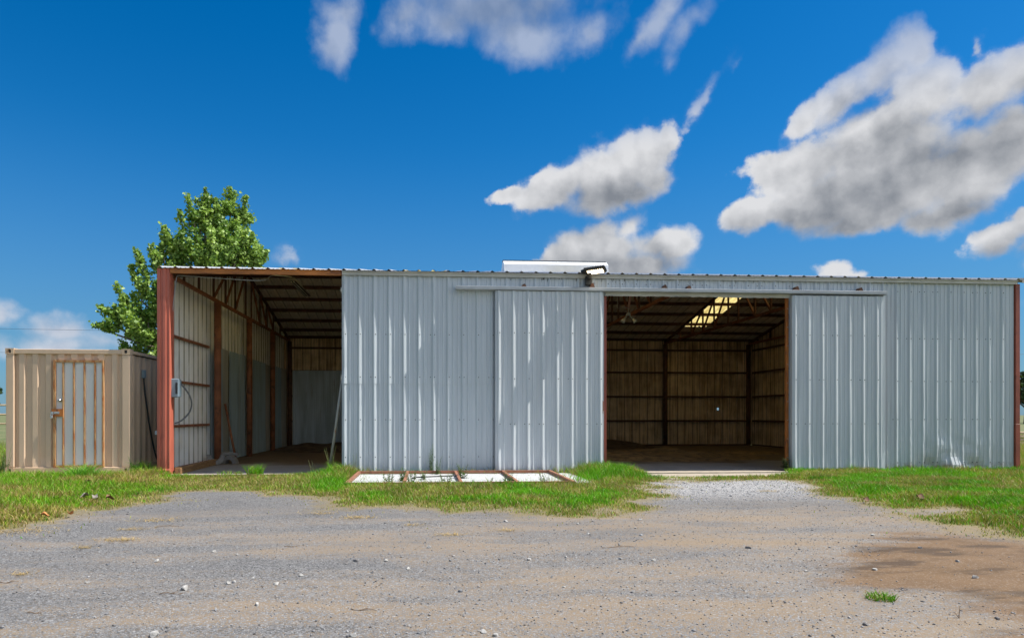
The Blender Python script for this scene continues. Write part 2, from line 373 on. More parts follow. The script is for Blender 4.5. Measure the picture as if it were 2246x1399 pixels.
# corner posts: left one a fluted red channel, right one a plain red post
prof = [(-.01,-.04),(.055,-.055),(.065,-.035),(.105,-.035),(.115,-.06),(.165,-.06),(.175,-.04),(.235,-.05),(.248,-.02),(.248,.16),(.20,.16),(.20,.01),(-.01,.01)]
mb = MB(); N_ = 9
zz = [0.0,.10,.14,.35,.9,1.15,2.0,3.2,4.17]
rng = random.Random(5)
for k, z in enumerate(zz):
    s = {1:.012, 2:-.008}.get(k, rng.uniform(-.003,.003))
    for u, v in prof: mb.v.append((u, v - s*(1 if v < 0 else 0), z))
n = len(prof)
for k in range(len(zz)-1):
    for i in range(n):
        j = (i+1) % n; mb.f.append((k*n+i, k*n+j, k*n+n+j, k*n+n+i)); mb.m.append(0)
mb.f += [tuple(range(n-1,-1,-1)), tuple(range((len(zz)-1)*n, len(zz)*n))]; mb.m += [0,0]
cp = mb.build('corner_post', M['red'], barn); tag(cp, 'faded red fluted corner post')
mb = MB(); mb.box(-.055, -.012, -.03, -.01, .82, .90); mb.box(-.048,-.02,-.036,-.03,.845,.875); mb.build('post_clip', M['track'], cp)
mb = MB(); mb.box(18.352, 18.46, -.045, .10, .0, 1.02, bev=.006); mb.box(18.354, 18.457, -.042, .10, 1.025, 4.10, bev=.006)
cr = mb.build('corner_post', M['red_dark'], barn); tag(cr, 'dark red plain corner post')
# opening jambs
mb = MB(); mb.box(13.152, 13.20, .01, .05, 0, 4.05); mb.box(13.145, 13.152, .012, .065, 0, 4.05)
for z in lin(.3, 3.5, 9): mb.box(13.168, 13.181, .002, .01, z, z+.015, 1)
mb.build('door_jamb', [M['rust_orange'], M['steel']], barn)
mb = MB(); mb.box(9.15, 9.21, .01, .14, 0, 4.05); mb.build('door_jamb', M['red_dark'], barn)
mb = MB(); mb.box(3.672, 3.73, .01, .14, 0, 4.05); jb = mb.build('door_jamb', M['rust_dark'], barn)
for z in (1.93, 3.74):
    mb = MB(); mb.box(3.645, 3.672, -.01, .03, z, z+.10); mb.box(3.652, 3.668, -.025, -.01, z+.02, z+.07); mb.build('jamb_bracket', M['trim'], jb)
# header trim under the track, torn along its lower edge
rng = random.Random(21); top = 3.80; poly = [(9.17, top)]
xs = lin(9.17, 13.19, 48)
low = [3.722 + (rng.uniform(-.006, .006) if not 9.9 < x < 11.7 else rng.uniform(-.006, .03)) for x in xs]
mb = MB()
for i in range(47):
    mb.add([(xs[i],-.05,low[i]),(xs[i+1],-.05,low[i+1]),(xs[i+1],-.05,top),(xs[i],-.05,top),(xs[i],-.041,low[i]),(xs[i+1],-.041,low[i+1]),(xs[i+1],-.041,top),(xs[i],-.041,top)],
           [(0,1,2,3),(7,6,5,4),(0,4,5,1),(3,2,6,7)])
mb.build('header_trim', M['trim'], barn, fix=False)
# sliding door track with its rusty brackets
mb = MB(); mb.prism([(-.048,3.802),(-.176,3.802),(-.18,3.81),(-.18,3.868),(-.172,3.874),(-.048,3.878)], 'x', 6.014, 15.297)
trk = mb.build('door_track', M['track'], barn)
for x, h in ((7.42,.06),(8.86,.10),(10.41,.08),(10.93,.07),(13.29,.09),(14.71,.08)):
    mb = MB(); mb.prism([(x-.05,3.876),(x+.06,3.876),(x+.05,3.89),(x+.025,3.876+h),(x-.02,3.876+h*.8)], 'y', -.165, -.04)
    mb.build('track_bracket', M['rust_dark'], trk)
# sliding doors
def sliding_door(x0, x1, z0, z1, seed, lab):
    d = empty('sliding_door', (x0, -.10, 0), parent=barn); tag(d, lab)
    def dd(u, t):
        q = .0
        if t < .35: q += .014*abs(math.sin(u*11+seed))*(1-t/.35)
        return q + .003*math.sin(u*4+t*1.7+seed)
    pn = sheet('door_panel', M['door_sheet'], d, rprofile(x1-x0, .065 if seed == 31 else .05), lin(z0, .4, 4)+lin(.8, z1, 6), lambda u, n, t: (u, -n-.03, t), seed=seed, jit=.002, dent=dd, screws=(1.03, 1.97, 2.92))
    mb = MB(); w = x1-x0
    mb.box(.012, .05, -.024, .03, z0+.03, z1-.02); mb.box(w-.045, w-.005, -.024, .03, z0+.03, z1-.02)
    for z in (z0+.05, 1.0, 1.95, 2.9, z1-.08): mb.box(.05, w-.045, -.022, .028, z, z+.04)
    mb.build('door_frame', M['red_dark'], d)
    mb = MB(); mb.box(-.005, .011, -.032, .04, z0, z1); mb.build('edge_trim', M['door_sheet'], d, fix=True)
    mb = MB(); mb.box(w-.004, w+.006, -.03, .012, 1.25, 1.52); mb.box(w+.006, w+.016, -.03, -.012, 1.3, 1.5)
    if seed == 31: mb.build('door_latch', M['rust'], d)
    return d
sliding_door(6.836, 9.095, .005, 3.79, 31, 'white ribbed sliding door beside the lamp')
sliding_door(13.205, 15.272, .02, 3.765, 33, 'white ribbed sliding door pushed right')
# ---- frame: columns, girts, purlins, trusses
def girt(p, q, m='rust_dark', w=.06, h=.07): 
    mb = MB(); mb.bar(p, q, w, h); return mb.build('girt', M[m], barn)
for z in (.98, 1.93, 2.88): girt((.075, .15, z), (.075, 2.9, z), 'rust', .05, .055)
for z in (.98, 1.93, 2.88, 3.76): girt((.2, D-.06, z), (W-.2, D-.06, z))
for z in (.98, 1.93, 2.88, 3.76): girt((W-.09, .2, z), (W-.09, D-.15, z))
mb = MB(); mb.bar((.075, .25, 0.99), (.075, .25, 1.6), .06, .06); mb.build('meter_upright', M['rust'], barn)
girt((.2, D-.05, .03), (W-.2, D-.05, .03), 'rust_dark', .05, .06); girt((W-.08, .2, .03), (W-.08, D-.1, .03), 'rust_dark', .05, .06)
girt((.07, .2, .075), (.07, 3.0, .075), 'rust', .06, .06)
cols = [(.27, 2.97, .085, 'rust'), (.27, 5.95, .08, 'rust'), (.27, 8.92, .08, 'rust')]
TX = [.27, 3.76, 7.45, 11.12, 14.80, 18.17]
for i, x in enumerate(TX):
    cols.append((x, D-.18, .085, 'rust_dark'))
    if i not in (0, 3): cols.append((x, .2, .075, 'rust_dark'))
for x, y, r, m in cols:
    mb = MB(); mb.tube([(x, y, 0), (x, y, 3.99)], r, 12); mb.build('column', M[m], barn, smooth=True)
for i, y in enumerate([.12, 1.05, 2.02, 3.0, 3.98, 4.96, 5.78, 6.22, 7.05, 8.03, 9.01, 9.99, 10.97, 11.78]):
    z = zr(y) - .055
    mb = MB(); mb.box(.06, W-.06, y-.02, y+.02, z-.05, z+.05); mb.box(.06, W-.06, y-.045, y-.02, z+.042, z+.05)
    mb.build('purlin', M['rust_dark'], barn)
def make_truss(lit):
    t = empty('truss', (0, 0, 0), parent=barn)
    rz = lambda y: zr(y) - .155
    mb = MB(); mb.bar((0,.08,4.03), (0,D-.08,4.03), .06, .075); mb.build('bottom_chord', M['rust'] if lit else M['rust_dark'], t)
    for a, b in ((.08, D/2), (D/2, D-.08)):
        mb = MB(); mb.bar((0,a,rz(a)), (0,b,rz(b)), .06, .075); mb.build('top_chord', M['rust_dark'], t)
    ys = [.75, 1.7, 2.75, 3.72, 4.6, 5.62]
    for y in ys + [D-q for q in ys]:
        mb = MB(); mb.bar((0,y,4.06), (0,y,rz(y)-.03), .045, .05, up=(0,1,0)); mb.build('web', M['rust_dark'], t)
    for y, y2 in ((3.72, 4.6), (4.6, 5.62), (D-3.72, D-4.6), (D-4.6, D-5.62), (2.75, 3.72), (D-2.75, D-3.72)):
        mb = MB(); mb.bar((0,y,4.06), (0,y2-.05*(1 if y2 > y else -1),rz(y2)-.03), .045, .05, up=(0,1,0)); mb.build('web', M['rust'], t)
    return t
tr = make_truss(True)
for i, x in enumerate(TX):
    o = tr if i == 0 else copy_tree(tr, barn)
    o.location = (x if 0 < i < 5 else (x - .03 if i == 0 else x+.08), 0, 0)
# diagonal brace from the front eave into the right bay, its lit look put into a pale pink colour
M['pink'] = mat('lit_pink_steel', (.42,.24,.19), .6, var=.15, scale=6, dark=(.2,.08,.05), dark_amt=(.6,.75))
mb = MB(); mb.bar((10.48,2.3,4.42), (10.74,3.4,4.02), .05, .05); mb.build('brace', M['pink'], barn)
# ---- inner linings
x = .135; y = 3.10; rng = random.Random(3); k = 0
while y < 11.5:
    w = rng.uniform(.62, .95); y2 = min(y+w, 11.68)
    prof = [(i*.076, (.005 if i % 2 else 0)) for i in range(int((y2-y)/.076)+1)]
    a = rng.uniform(-.025, .03); zt = 2.92 + rng.uniform(-.05, .03); curl = rng.uniform(0, .05)
    sheet('lining_sheet', M['lining_a'] if k % 3 != 1 else M['lining_b'], barn, prof, [.03,.35,.9,1.9,zt],
          lambda u, n, t, y=y, a=a, w=w, curl=curl: (x + n + a*(u/w) + curl*max(0,(.6-t))*(u/w), y+u, t), seed=40+k, jit=.004)
    y = y2 + rng.uniform(-.02, .012); k += 1
prof = [(i*.034, .009*(1 if i % 2 else -1)) for i in range(int(3.35/.034))]
lb = sheet('lining_sheet', M['corr'], barn, prof, [.03,.6,1.2,1.9,2.6,2.9], lambda u, n, t: (.36+u, D-.115-n, t), seed=60, jit=.001)
tag(lb, 'rust stained corrugated lining across the back')
# ------------------------------------------------------------------ things in and on the barn
flood = empty('flood_lamp', (8.80, -.06, 4.02)); tag(flood, 'lit finned flood lamp on a dark arm above the sliding door', 'lamp')
mb = MB(); mb.box(-.075, .055, -.085, .02, -.09, .10, bev=.01); mb.box(-.05, .03, -.19, -.08, .02, .10, bev=.01)
mb.tube([(-.02,-.16,.05),(-.02,-.18,.12),(.0,-.20,.165)], .04, 8); mb.build('arm', M['dark_grey'], flood, smooth=False)
head = empty('lamp_head', (.08, -.26, .165), parent=flood); head.scale = (.93,.93,.93); head.rotation_euler = (R(-10), R(-4), R(-24))
mb = MB(); mb.box(-.24, .24, -.155, .155, -.012, .05, bev=.02)
mb.prism([(-.24,-.10),(-.31,-.05),(-.31,.05),(-.24,.10)], 'z', -.005, .045)
for i in range(13): mb.box(-.225+i*.036, -.211+i*.036, -.145, .145, .049, .058)
mb.build('housing', M['dark_grey'], head)
mb = MB(); mb.box(-.165, .175, -.095, .095, -.026, -.0125); mb.build('led_panel', M['led'], head)
mb = MB()
for i in range(9):
    for s in (-1, 1): mb.box(-.20+i*.047, -.18+i*.047, s*.10-.012, s*.10+.012, -.029, -.013)
mb.build('led_guard', M['dark_grey'], head)
# meter box on the left corner post
M['dark_conduit'] = mat('dark_grey_conduit', (.10,.11,.12), .5, var=.1)
eb = empty('electrical_box', (.235, .03, 1.575)); tag(eb, 'grey electrical box with black switch panel on the red corner post', 'electrical box')
mb = MB(); mb.box(.0, .15, 0, .12, 0, .38, bev=.008); mb.box(.004,.146,-.012,0,.01,.37, bev=.004); mb.box(.15, .168, 0.01, .11, .02, .36); mb.build('cabinet', M['box_grey'], eb)
mb = MB(); mb.box(.098, .142, -.03, -.013, .07, .30, bev=.005)
for k in range(4): mb.box(.106, .134, -.04, -.03, .09+k*.05, .115+k*.05)
mb.build('switch_panel', M['black'], eb)
mb = MB(); pts = [(.168,.06,.27),(.20,.07,.24),(.26,.12,.15),(.31,.2,.02),(.325,.25,-.12),(.28,.28,-.28),(.18,.26,-.42),(.08,.22,-.50),(.0,.2,-.53)]
def smooth_pts(ps, n=5):
    out = []; ps = [Vector(p) for p in ps]
    for i in range(len(ps)-1):
        p0, p1, p2, p3 = ps[max(i-1,0)], ps[i], ps[i+1], ps[min(i+2,len(ps)-1)]
        for k in range(n):
            t = k/n; out.append(.5*((2*p1)+(p2-p0)*t+(2*p0-5*p1+4*p2-p3)*t*t+(3*p1-p0-3*p2+p3)*t**3))
    out.append(ps[-1]); return out
mb.tube(smooth_pts(pts), .017, 6); mb.build('flexible_conduit', M['dark_conduit'], eb, smooth=True)
# strip light under the roof of the left bay and the conduit that feeds it
sl = empty('strip_light', (2.07, 3.0, 4.63)); tag(sl, 'dark unlit strip light hanging under the left bay roof', 'lamp')
mb = MB(); mb.prism([(-.06,0),(.06,0),(.09,-.07),(-.09,-.07)], 'y', 0, 2.2); mb.build('reflector', M['dark_grey'], sl)
mb = MB()
for s in (-.035,.035): mb.tube([(s,.05,-.085),(s,2.15,-.085)], .014, 6)
mb.build('tube', M['bulb_glass'], sl)
mb = MB()
for yy in (.3, 1.9): mb.tube([(0,yy,0),(0,yy,.08)], .008, 5)
mb.build('hanger', M['dark_grey'], sl)
mb = MB(); mb.tube(smooth_pts([(.21,.14,2.3),(.20,.14,2.9),(.25,.10,3.4),(.31,.09,3.9),(.33,.10,4.03),(.42,.12,4.06),(1.2,.15,4.02),(2.0,.2,4.0),(2.07,.9,4.25),(2.07,2.9,4.63)]), .009, 6)
tag(mb.build('light_cable', M['conduit'], None, smooth=True), 'thin grey cable looping from the red post along the eave', 'cable')
# twin flood bulbs in the right bay
tf = empty('twin_spotlight', (10.70, 3.3, 4.02)); tag(tf, 'unlit twin bulb spotlight hanging from the truss in the right bay', 'lamp')
mb = MB(); mb.tube([(0,0,-.02),(0,0,-.14)], .012, 6); mb.box(-.05,.05,-.05,.05,-.20,-.13, bev=.012); mb.tube([(0,0,.0),(-.12,0,.03),(-.28,.0,-.02),(-.30,0,.6)], .009, 5); mb.build('junction_box', M['conduit'], tf)
for s in (-1, 1):
    mb = MB(); mb.tube([(s*.03,0,-.19),(s*.08,-.02,-.26),(s*.11,-.04,-.29)], [.02,.024,.028], 8)
    a = mb.build('lamp_holder', M['conduit'], tf, smooth=True)
    mb = MB(); mb.tube([(s*.11,-.04,-.29),(s*.135,-.055,-.32),(s*.165,-.075,-.365),(s*.172,-.08,-.372)], [.028,.04,.062,.052], 10); mb.build('bulb', M['bulb_glass'], a, smooth=True)
# timber along the left wall, cast blocks at the pipe post, poles
mb = MB(); mb.bar((.34,.10,.075), (.30,2.72,.085), .11, .13); mb.bar((.345,.095,.076),(.345,.099,.076),.112,.132)
tag(mb.build('timber_beam', M['wood']), 'rusty brown timber lying along the left wall base', 'timber')
def saddle(x, y, z, rz, lab, sc=1.0, tilt=0):
    mb = MB(); poly = []
    n = 10; r0, r1 = .10*sc, .20*sc
    for k in range(n+1):
        t = math.pi*k/n; poly.append((r1*math.cos(t), r1*math.sin(t)*1.05))
    for k in range(n, -1, -1):
        t = math.pi*k/n; poly.append((r0*math.cos(t), r0*math.sin(t)))
    mb.prism(poly, 'y', -.09, .09)
    mb.box(-.21*sc, -.11*sc, -.095, .095, -.03, .0); mb.box(.11*sc, .21*sc, -.095, .095, -.03, 0)
    o = mb.build('concrete_saddle', M['block']); o.location = (x, y, z); o.rotation_euler = (tilt, 0, rz)
    tag(o, lab, 'concrete block'); return o
saddle(.33, 2.62, .225, R(22), 'grey cast saddle block tipped upside down before the rusty post', 1.0, R(180))
saddle(.56, 3.02, .035, R(-10), 'grey arched saddle block standing right of the rusty post', .85)
mb = MB(); mb.box(-.22,.2,-.07,.07,0,.07, bev=.01); o = mb.build('broken_block', M['block']); o.location = (.50, 3.2, .21); o.rotation_euler = (0, R(4), R(8))
tag(o, 'flat broken slab lying on the arched saddle block', 'concrete block')
mb = MB(); mb.tube([(.62,3.35,.02),(.46,3.5,.6),(.22,3.75,1.5)], .03, 8); tag(mb.build('leaning_pipe', M['rust'], None, smooth=True), 'short rusty pipe leaning on the lining behind the post', 'pipe')
mb = MB(); mb.tube([(3.36,.35,.02),(3.50,.28,.9),(3.655,.2,1.98)], .03, 8); tag(mb.build('leaning_pole', M['grey_wood'], None, smooth=True), 'grey pole leaning against the edge of the middle wall', 'pole')
# ------------------------------------------------------------------ the old door lying in the grass
ld = empty('fallen_door', (4.02, -2.50, -.045)); tag(ld, 'white sheet door with rusty frame lying flat in the grass', 'door')
LW, LH = 3.95, 2.27
prof = [(v, n) for v, n in rprofile(LH+.06, .1)]
sheet('door_sheet', M['lie_white'], ld, prof, lin(-.05, LW+.42, 9), lambda u, n, t: (t, u-.05, .012-n*.5+.05), flip=True, seed=70, jit=.003)
def rail(p, q, nm='frame_rail'):
    mb = MB(); mb.bar(p, q, .05, .05); return mb.build(nm, M['rust_light'], ld)
M['rust_light'] = mat('brown_rusted_tube', (.27,.115,.065), .75, var=.2, scale=5, dark=(.12,.05,.03), dark_amt=(.52,.72), bump=.2)
rail((0,.0,.10),(LW,.0,.10)); rail((0,LH,.10),(LW,LH,.10))
for k in range(5): rail((LW*k/4*.985+.03,.03,.102),(LW*k/4*.985+.03,LH-.03,.102), 'cross_rail')
mb = MB(); mb.tube([(1.15,1.15,.075),(1.2,1.15,.10),(1.9,1.2,.12),(1.95,1.2,.12),(1.96,.75,.09),(1.96,.7,.06)], .013, 6); mb.build('handle', M['dark_grey'], ld)
# ------------------------------------------------------------------ shipping container
cx0, cx1, cz = -2.975, -.565, .05
ct = empty('shipping_container', (cx0, .02, cz)); tag(ct, 'tan shipping container with a barred white door at the left of the barn', 'container')
CW, CL, CH = cx1-cx0, 6.06, 2.50
def trap(L, pitch, lead, top, slope, h, start=0.0):
    p = [(0.0, 0.0)]; u = start
    while u + lead < L:
        for a, n in ((lead,0),(lead+slope,h),(lead+slope+top,h),(lead+2*slope+top,0)):
            if .004 < u+a < L-.004: p.append((u+a, n))
        u += pitch
    p.append((L, p[-1][1] if abs(p[-1][1]) < 1e-6 else 0.0)); return p
def cdent(u, t): return .003*math.sin(u*5+t*3.1)*(1 if t < 1.2 else .3) - (.02*max(0, 1-((u-.55)**2+(t-.3)**2)/.02))
dx0, dx1 = .925, 1.895       # door opening
endf = lambda x0: (lambda u, n, t: (x0+u, .075-n, t))
def clip(prof, a, b):
    def at_(x):
        for i in range(len(prof)-1):
            if prof[i][0] <= x <= prof[i+1][0]:
                w = (x-prof[i][0])/max(1e-6, prof[i+1][0]-prof[i][0]); return prof[i][1]*(1-w)+prof[i+1][1]*w
        return 0
    return [(0, at_(a))] + [(u-a, n) for u, n in prof if a+.003 < u < b-.003] + [(b-a, at_(b))]
full = trap(CW, .2565, .075, .095, .030, .046, start=-.005+.15-.0)
sheet('end_wall', M['tan'], ct, clip(full, .10, dx0), [.12,.3,.6,1.2,1.8,CH-.11], endf(.10), seed=80, jit=.001, dent=cdent)
sheet('end_wall', M['tan'], ct, clip(full, dx1, CW-.10), [.12,.8,1.6,CH-.11], endf(dx1), seed=81, jit=.001)
sheet('end_wall', M['tan'], ct, clip(full, dx0, dx1), [2.27,CH-.11], endf(dx0), seed=82, jit=.0005)
side = trap(CL-.3, .278, .07, .07, .068, .036)
sheet('side_wall', M['tan'], ct, side, [.12,.9,1.7,CH-.11], lambda u, n, t: (CW-.045+n-.036, .15+u, t), seed=83, jit=.001)
sheet('side_wall', M['tan'], ct, side, [.12,.9,1.7,CH-.11], lambda u, n, t: (.045-n+.036, .15+u, t), flip=True, seed=84, jit=.001)
mb = MB(); mb.box(.06, CW-.06, .06, CL-.06, CH-.05, CH-.03); mb.build('roof', M['tan'], ct)
mb = MB(); mb.box(.06, CW-.06, CL-.06, CL-.04, .1, CH-.05); mb.build('end_wall', M['tan'], ct)
for xx in (0, CW-.165):
    for yy in (0, CL-.15):
        mb = MB(); mb.box(xx+.005, xx+.16, yy+.006, yy+.14, .12, CH-.12, bev=.012); mb.build('corner_post', M['tan'], ct)
        for z0 in (0, CH-.118):
            mb = MB(); x1_, y1_ = xx+.165, yy+.16
            mb.box(xx, x1_, yy+.03, y1_, z0, z0+.118)                      # casting body, with an oblong hole framed in its faces
            for a, b, c_, d_ in ((xx,xx+.055,z0,z0+.118),(xx+.11,x1_,z0,z0+.118),(xx+.055,xx+.11,z0,z0+.026),(xx+.055,xx+.11,z0+.092,z0+.118)): mb.box(a, b, yy, yy+.029, c_, d_)
            mb.build('corner_casting', M['tan_rust'], ct)
            if yy == 0:
                mb = MB(); mb.box(xx+.056, xx+.109, yy+.025, yy+.029, z0+.027, z0+.091); mb.build('casting_hole_shade', M['black'], ct)  # black plate painted as the darkness inside the casting hole
mb = MB(); mb.box(.165, CW-.165, .012, .08, CH-.11, CH-.015, bev=.008); mb.build('top_rail', M['tan'], ct)
mb = MB(); mb.box(.165, CW-.165, .012, .09, .0, .12, bev=.008); mb.build('bottom_sill', M['tan_rust'], ct)
for xx in (.0, CW-.07):
    mb = MB(); mb.box(xx, xx+.07, .16, CL-.16, CH-.09, CH-.03); mb.box(xx, xx+.07, .16, CL-.16, .02, .14); mb.build('side_rail', M['tan_rust'], ct)
cd = empty('door', (dx0, .02, .12), parent=ct); tag(cd, 'white door behind five rusty bars')
DW, DH = dx1-dx0, 2.15
mb = MB(); mb.box(.03, DW-.03, .012, .05, .04, DH-.03); mb.build('door_panel', M['door_white'], cd)
mb = MB(); mb.box(0,.04,-.03,.05,0,DH); mb.box(DW-.03,DW,-.03,.05,0,DH); mb.box(.05,DW-.03,-.028,.05,DH-.045,DH); mb.box(.05,DW-.03,-.028,.05,0,.04); mb.build('door_frame', M['bar_rust'], cd)
for k in range(4):
    xx = .185 + k*.205; mb = MB(); mb.box(xx-.014, xx+.014, -.026, .008, .042, DH-.047); mb.build('security_bar', M['bar_rust'], cd)
mb = MB(); mb.box(-.02,.20,-.045,-.031,1.02,1.17); hp = mb.build('hasp', M['rust_orange'], cd)
mb = MB(); mb.box(-.03,.02,-.06,-.046,1.055,1.115); mb.tube([(.06,-.05,1.09),(.06,-.07,1.09)], .02, 8); mb.box(.03,.13,-.055,-.046,1.07,1.115); mb.build('hasp_plate', M['steel'], hp)
mb = MB(); mb.box(-.035,.015,-.085,-.062,.98,1.035, bev=.006); mb.tube([(-.025,-.073,1.03),(-.025,-.073,1.07),(.005,-.073,1.07),(.005,-.073,1.03)], .006, 6); mb.build('padlock', M['steel'], hp)
mb = MB(); mb.tube([(.125,.012,1.34),(.125,-.01,1.34),(.125,-.012,1.34),(.125,-.045,1.34)], [.03,.03,.016,.028], 10); mb.build('knob', M['steel'], cd, smooth=True)
for k in range(4):
    mb = MB(); xx = dx0+.10+k*.2565-.04; mb.box(xx, xx+.13, .03, .074, 2.29, 2.39, bev=.008); mb.build('wall_stub', M['tan'], ct)
# socket and lead on its side
so = empty('outlet_box', (cx1-.045, .72, 2.0)); tag(so, 'small grey outlet box with hanging black lead on the container side', 'outlet box')
mb = MB(); mb.box(0,.06,-.05,.05,0,.17, bev=.006); mb.build('cover', M['box_grey'], so)
mb = MB(); mb.tube(smooth_pts([(.03,0,0),(.03,.02,-.15),(.06,.08,-.6),(.08,.25,-1.2),(.09,.5,-1.7),(.12,.75,-1.93)]), [.016]*6+[.019]*20, 6); mb.build('lead', M['black'], so, smooth=True)
# ------------------------------------------------------------------ ground
m, N, bs = new_mat('field_soil'); p = N.pos()
a = N.noise(p, .35, 5); b = N.noise(p, 6, 4)
c = N.mix(N.ss(a, .35, .65), (.085,.115,.03), (.17,.16,.065)); c = N.mix(N.ss(b, .4, .7, 0, .6), c, (.05,.075,.02))
N.set(bs.inputs['Base Color'], c); bs.inputs['Roughness'].default_value = .95; M['field'] = m
mb = MB(); mb.add([(-1500,-1500,-.035),(1500,-1500,-.035),(1500,1500,-.035),(-1500,1500,-.035)], [(0,1,2,3)])
tag(mb.build('ground', M['field'], fix=False), kind='structure')

EDGE = [(-60,-9),(-30,-8.6),(-12,-8.0),(-5,-7.4),(-1.5,-7.1),(.9,-6.93),(.89,-6.48),(1.1,-6.36),(1.08,-5.8),(1.23,-5.27),(1.53,-4.67),(1.55,-3.95),(1.53,-3.29),(1.79,-3.12),(2.32,-3.03),(2.96,-3.32),(3.75,-4.25),(3.93,-4.96),(4.37,-5.24),(5.19,-5.26),(5.76,-5.46),(6.25,-5.21),(6.78,-5.61),(7.41,-5.87),(8.03,-5.53),(8.56,-4.68),(9.11,-3.3),(9.38,-2.09),(10.63,-1.93),(12.02,-1.94),(11.87,-2.57),(11.51,-3.78),(11.5,-4.47),(11.56,-5.35),(12.0,-5.68),(11.07,-6.41),(10.91,-7.08),(11.16,-7.26),(11.43,-7.49),(11.9,-7.75),(16,-9.2),(24,-10.5),(60,-12)]
MUD = [(8.35,-8.85),(9.24,-8.25),(10.2,-7.35),(10.9,-7.5),(12.5,-8.5),(13.5,-9.6),(12,-11),(9.6,-11),(8.72,-10.56),(8.86,-10.19),(8.88,-9.82),(8.71,-9.49),(8.52,-9.29)]
def poly_sd(px, py, poly):
    """signed distance, positive inside"""
    n = len(poly); d = np.full(px.shape, 1e9); ins = np.zeros(px.shape, bool)
    for i in range(n):
        (x0, y0), (x1, y1) = poly[i], poly[(i+1) % n]
        ex, ey = x1-x0, y1-y0; t = np.clip(((px-x0)*ex+(py-y0)*ey)/(ex*ex+ey*ey+1e-12), 0, 1)
        d = np.minimum(d, np.hypot(px-x0-t*ex, py-y0-t*ey))
        cond = ((y0 > py) != (y1 > py)); xi = (x1-x0)*(py-y0)/((y1-y0) if y1 != y0 else 1e-9)+x0
        ins ^= cond & (px < xi)
    return np.where(ins, d, -d)
YARD = EDGE + [(60,-30),(-60,-30)]
def vnoise(x, y, s, seed):
    """cheap smooth value noise"""
    r = np.random.default_rng(seed).random((64, 64)); fx, fy = x*s+100, y*s+100
    ix, iy = np.floor(fx).astype(int), np.floor(fy).astype(int); u, v = fx-ix, fy-iy; u = u*u*(3-2*u); v = v*v*(3-2*v)
    g = lambda a, b: r[a % 64, b % 64]
    return (g(ix,iy)*(1-u)+g(ix+1,iy)*u)*(1-v)+(g(ix,iy+1)*(1-u)+g(ix+1,iy+1)*u)*v
def g_height(x, y, sd):
    h = (vnoise(x, y, .9, 1)-.5)*.03 + (vnoise(x, y, 3.1, 2)-.5)*.012
    press = np.clip(np.minimum(np.minimum(x-3.85, 8.6-x), np.minimum(y+2.75, .25-y))/.12, 0, 1)   # the fallen door has settled into the soil
    return h*np.clip((-y-.6)/1.5, 0, 1) + np.clip(-sd, 0, .5)*.02*(1-press) - .05*press
xs = np.concatenate([np.arange(-18,-3,.4), np.arange(-3,16.5,.11), np.arange(16.5,34,.4)]); ys = np.concatenate([np.arange(-22,-11,.4), np.arange(-11,.05,.11)])
gx, gy = np.meshgrid(xs, ys); gx, gy = gx.ravel(), gy.ravel()
sd = poly_sd(gx, gy, YARD); md = poly_sd(gx, gy, MUD)
gz = g_height(gx, gy, sd); gz[np.abs(gy-ys[-1]) < 1e-6] = -.01
nx, ny = len(xs), len(ys)
I = (np.arange(ny-1)[:,None]*nx + np.arange(nx-1)[None,:]).ravel()
F = np.stack([I, I+1, I+nx+1, I+nx], 1)
m, N, bs = new_mat('gravel_and_sand'); p = N.pos()
sdn, mdn = N.attr('sd', 'Fac'), N.attr('mud', 'Fac'); x_, y_, z_ = N.sep(p)
# wheel tracks curve across the yard
tw = N.math('ADD', N.math('MULTIPLY', N.math('SINE', N.math('ADD', N.math('MULTIPLY', x_, .28), .6)), .9), y_)
tr_ = N.noise(N.scale(N.vmath('ADD', p, N.scale(N.noise(p, .5, 3, color=True), (0,1.3,0))), (.10,2.1,1)), 1.0, 7, .62)
pw = N.vmath('ADD', p, N.scale(N.noise(p, 30, 2, color=True), (.02,.02,.0)))
v1 = N.voro(pw, 105); v1d = N.voro(pw, 105, 'Distance'); v2 = N.voro(p, 210)
l1 = N.sep(v1)[0]; l2 = N.sep(v2)[1]
g = N.mix(N.ss(l1, .1, .95), (.045,.044,.044), (.235,.232,.23)); g = N.mix(N.ss(l1, .9, .97), g, (.34,.335,.33))
g = N.mix(N.math('MULTIPLY', l2, .5), g, (.15,.147,.143))
big = N.noise(p, .5, 4); g = N.mix(N.ss(big, .4, .7, 0, .4), g, (.105,.105,.108))
ps = N.vmath('ADD', N.scale(p, (.42,1.25,1)), N.scale(N.noise(p, .8, 3, color=True), (.5,.9,0)))
s1 = N.math('ADD', N.math('MULTIPLY', N.noise(ps, 1.15, 9, .62), .5), N.math('MULTIPLY', tr_, .5)); s2 = N.noise(p, 85, 2)
fade = N.ss(y_, -3.5, -6.5)
sand = N.math('MULTIPLY', N.ss(N.math('ADD', N.math('SUBTRACT', s1, N.math('MULTIPLY', N.math('SUBTRACT', l1, .5), .20)), N.math('ADD', N.math('MULTIPLY', N.math('SUBTRACT', s2, .5), .22), N.math('MULTIPLY', N.math('SUBTRACT', N.ss(x_, 1, 9), .5), .08))), .485, .60, 0, .85), N.math('ADD', N.math('MULTIPLY', fade, .85), .05))
sc = N.mix(N.noise(p, 170, 2), (.155,.112,.067), (.33,.245,.158))
g = N.mix(sand, g, sc)
pal = N.math('MULTIPLY', N.math('MULTIPLY', N.ss(y_, -5.2, -3.0), N.ss(x_, 7.6, 9.2)), .8)                       # fresh pale stone by the right apron
g = N.mix(pal, g, N.mix(N.ss(l1, .2, .9), (.16,.16,.165), (.52,.51,.50)))
mm = N.math('ADD', mdn, N.math('MULTIPLY', N.math('SUBTRACT', N.noise(N.scale(p, (.6,1.2,1)), 1.7, 9, .64), .5), 2.3))
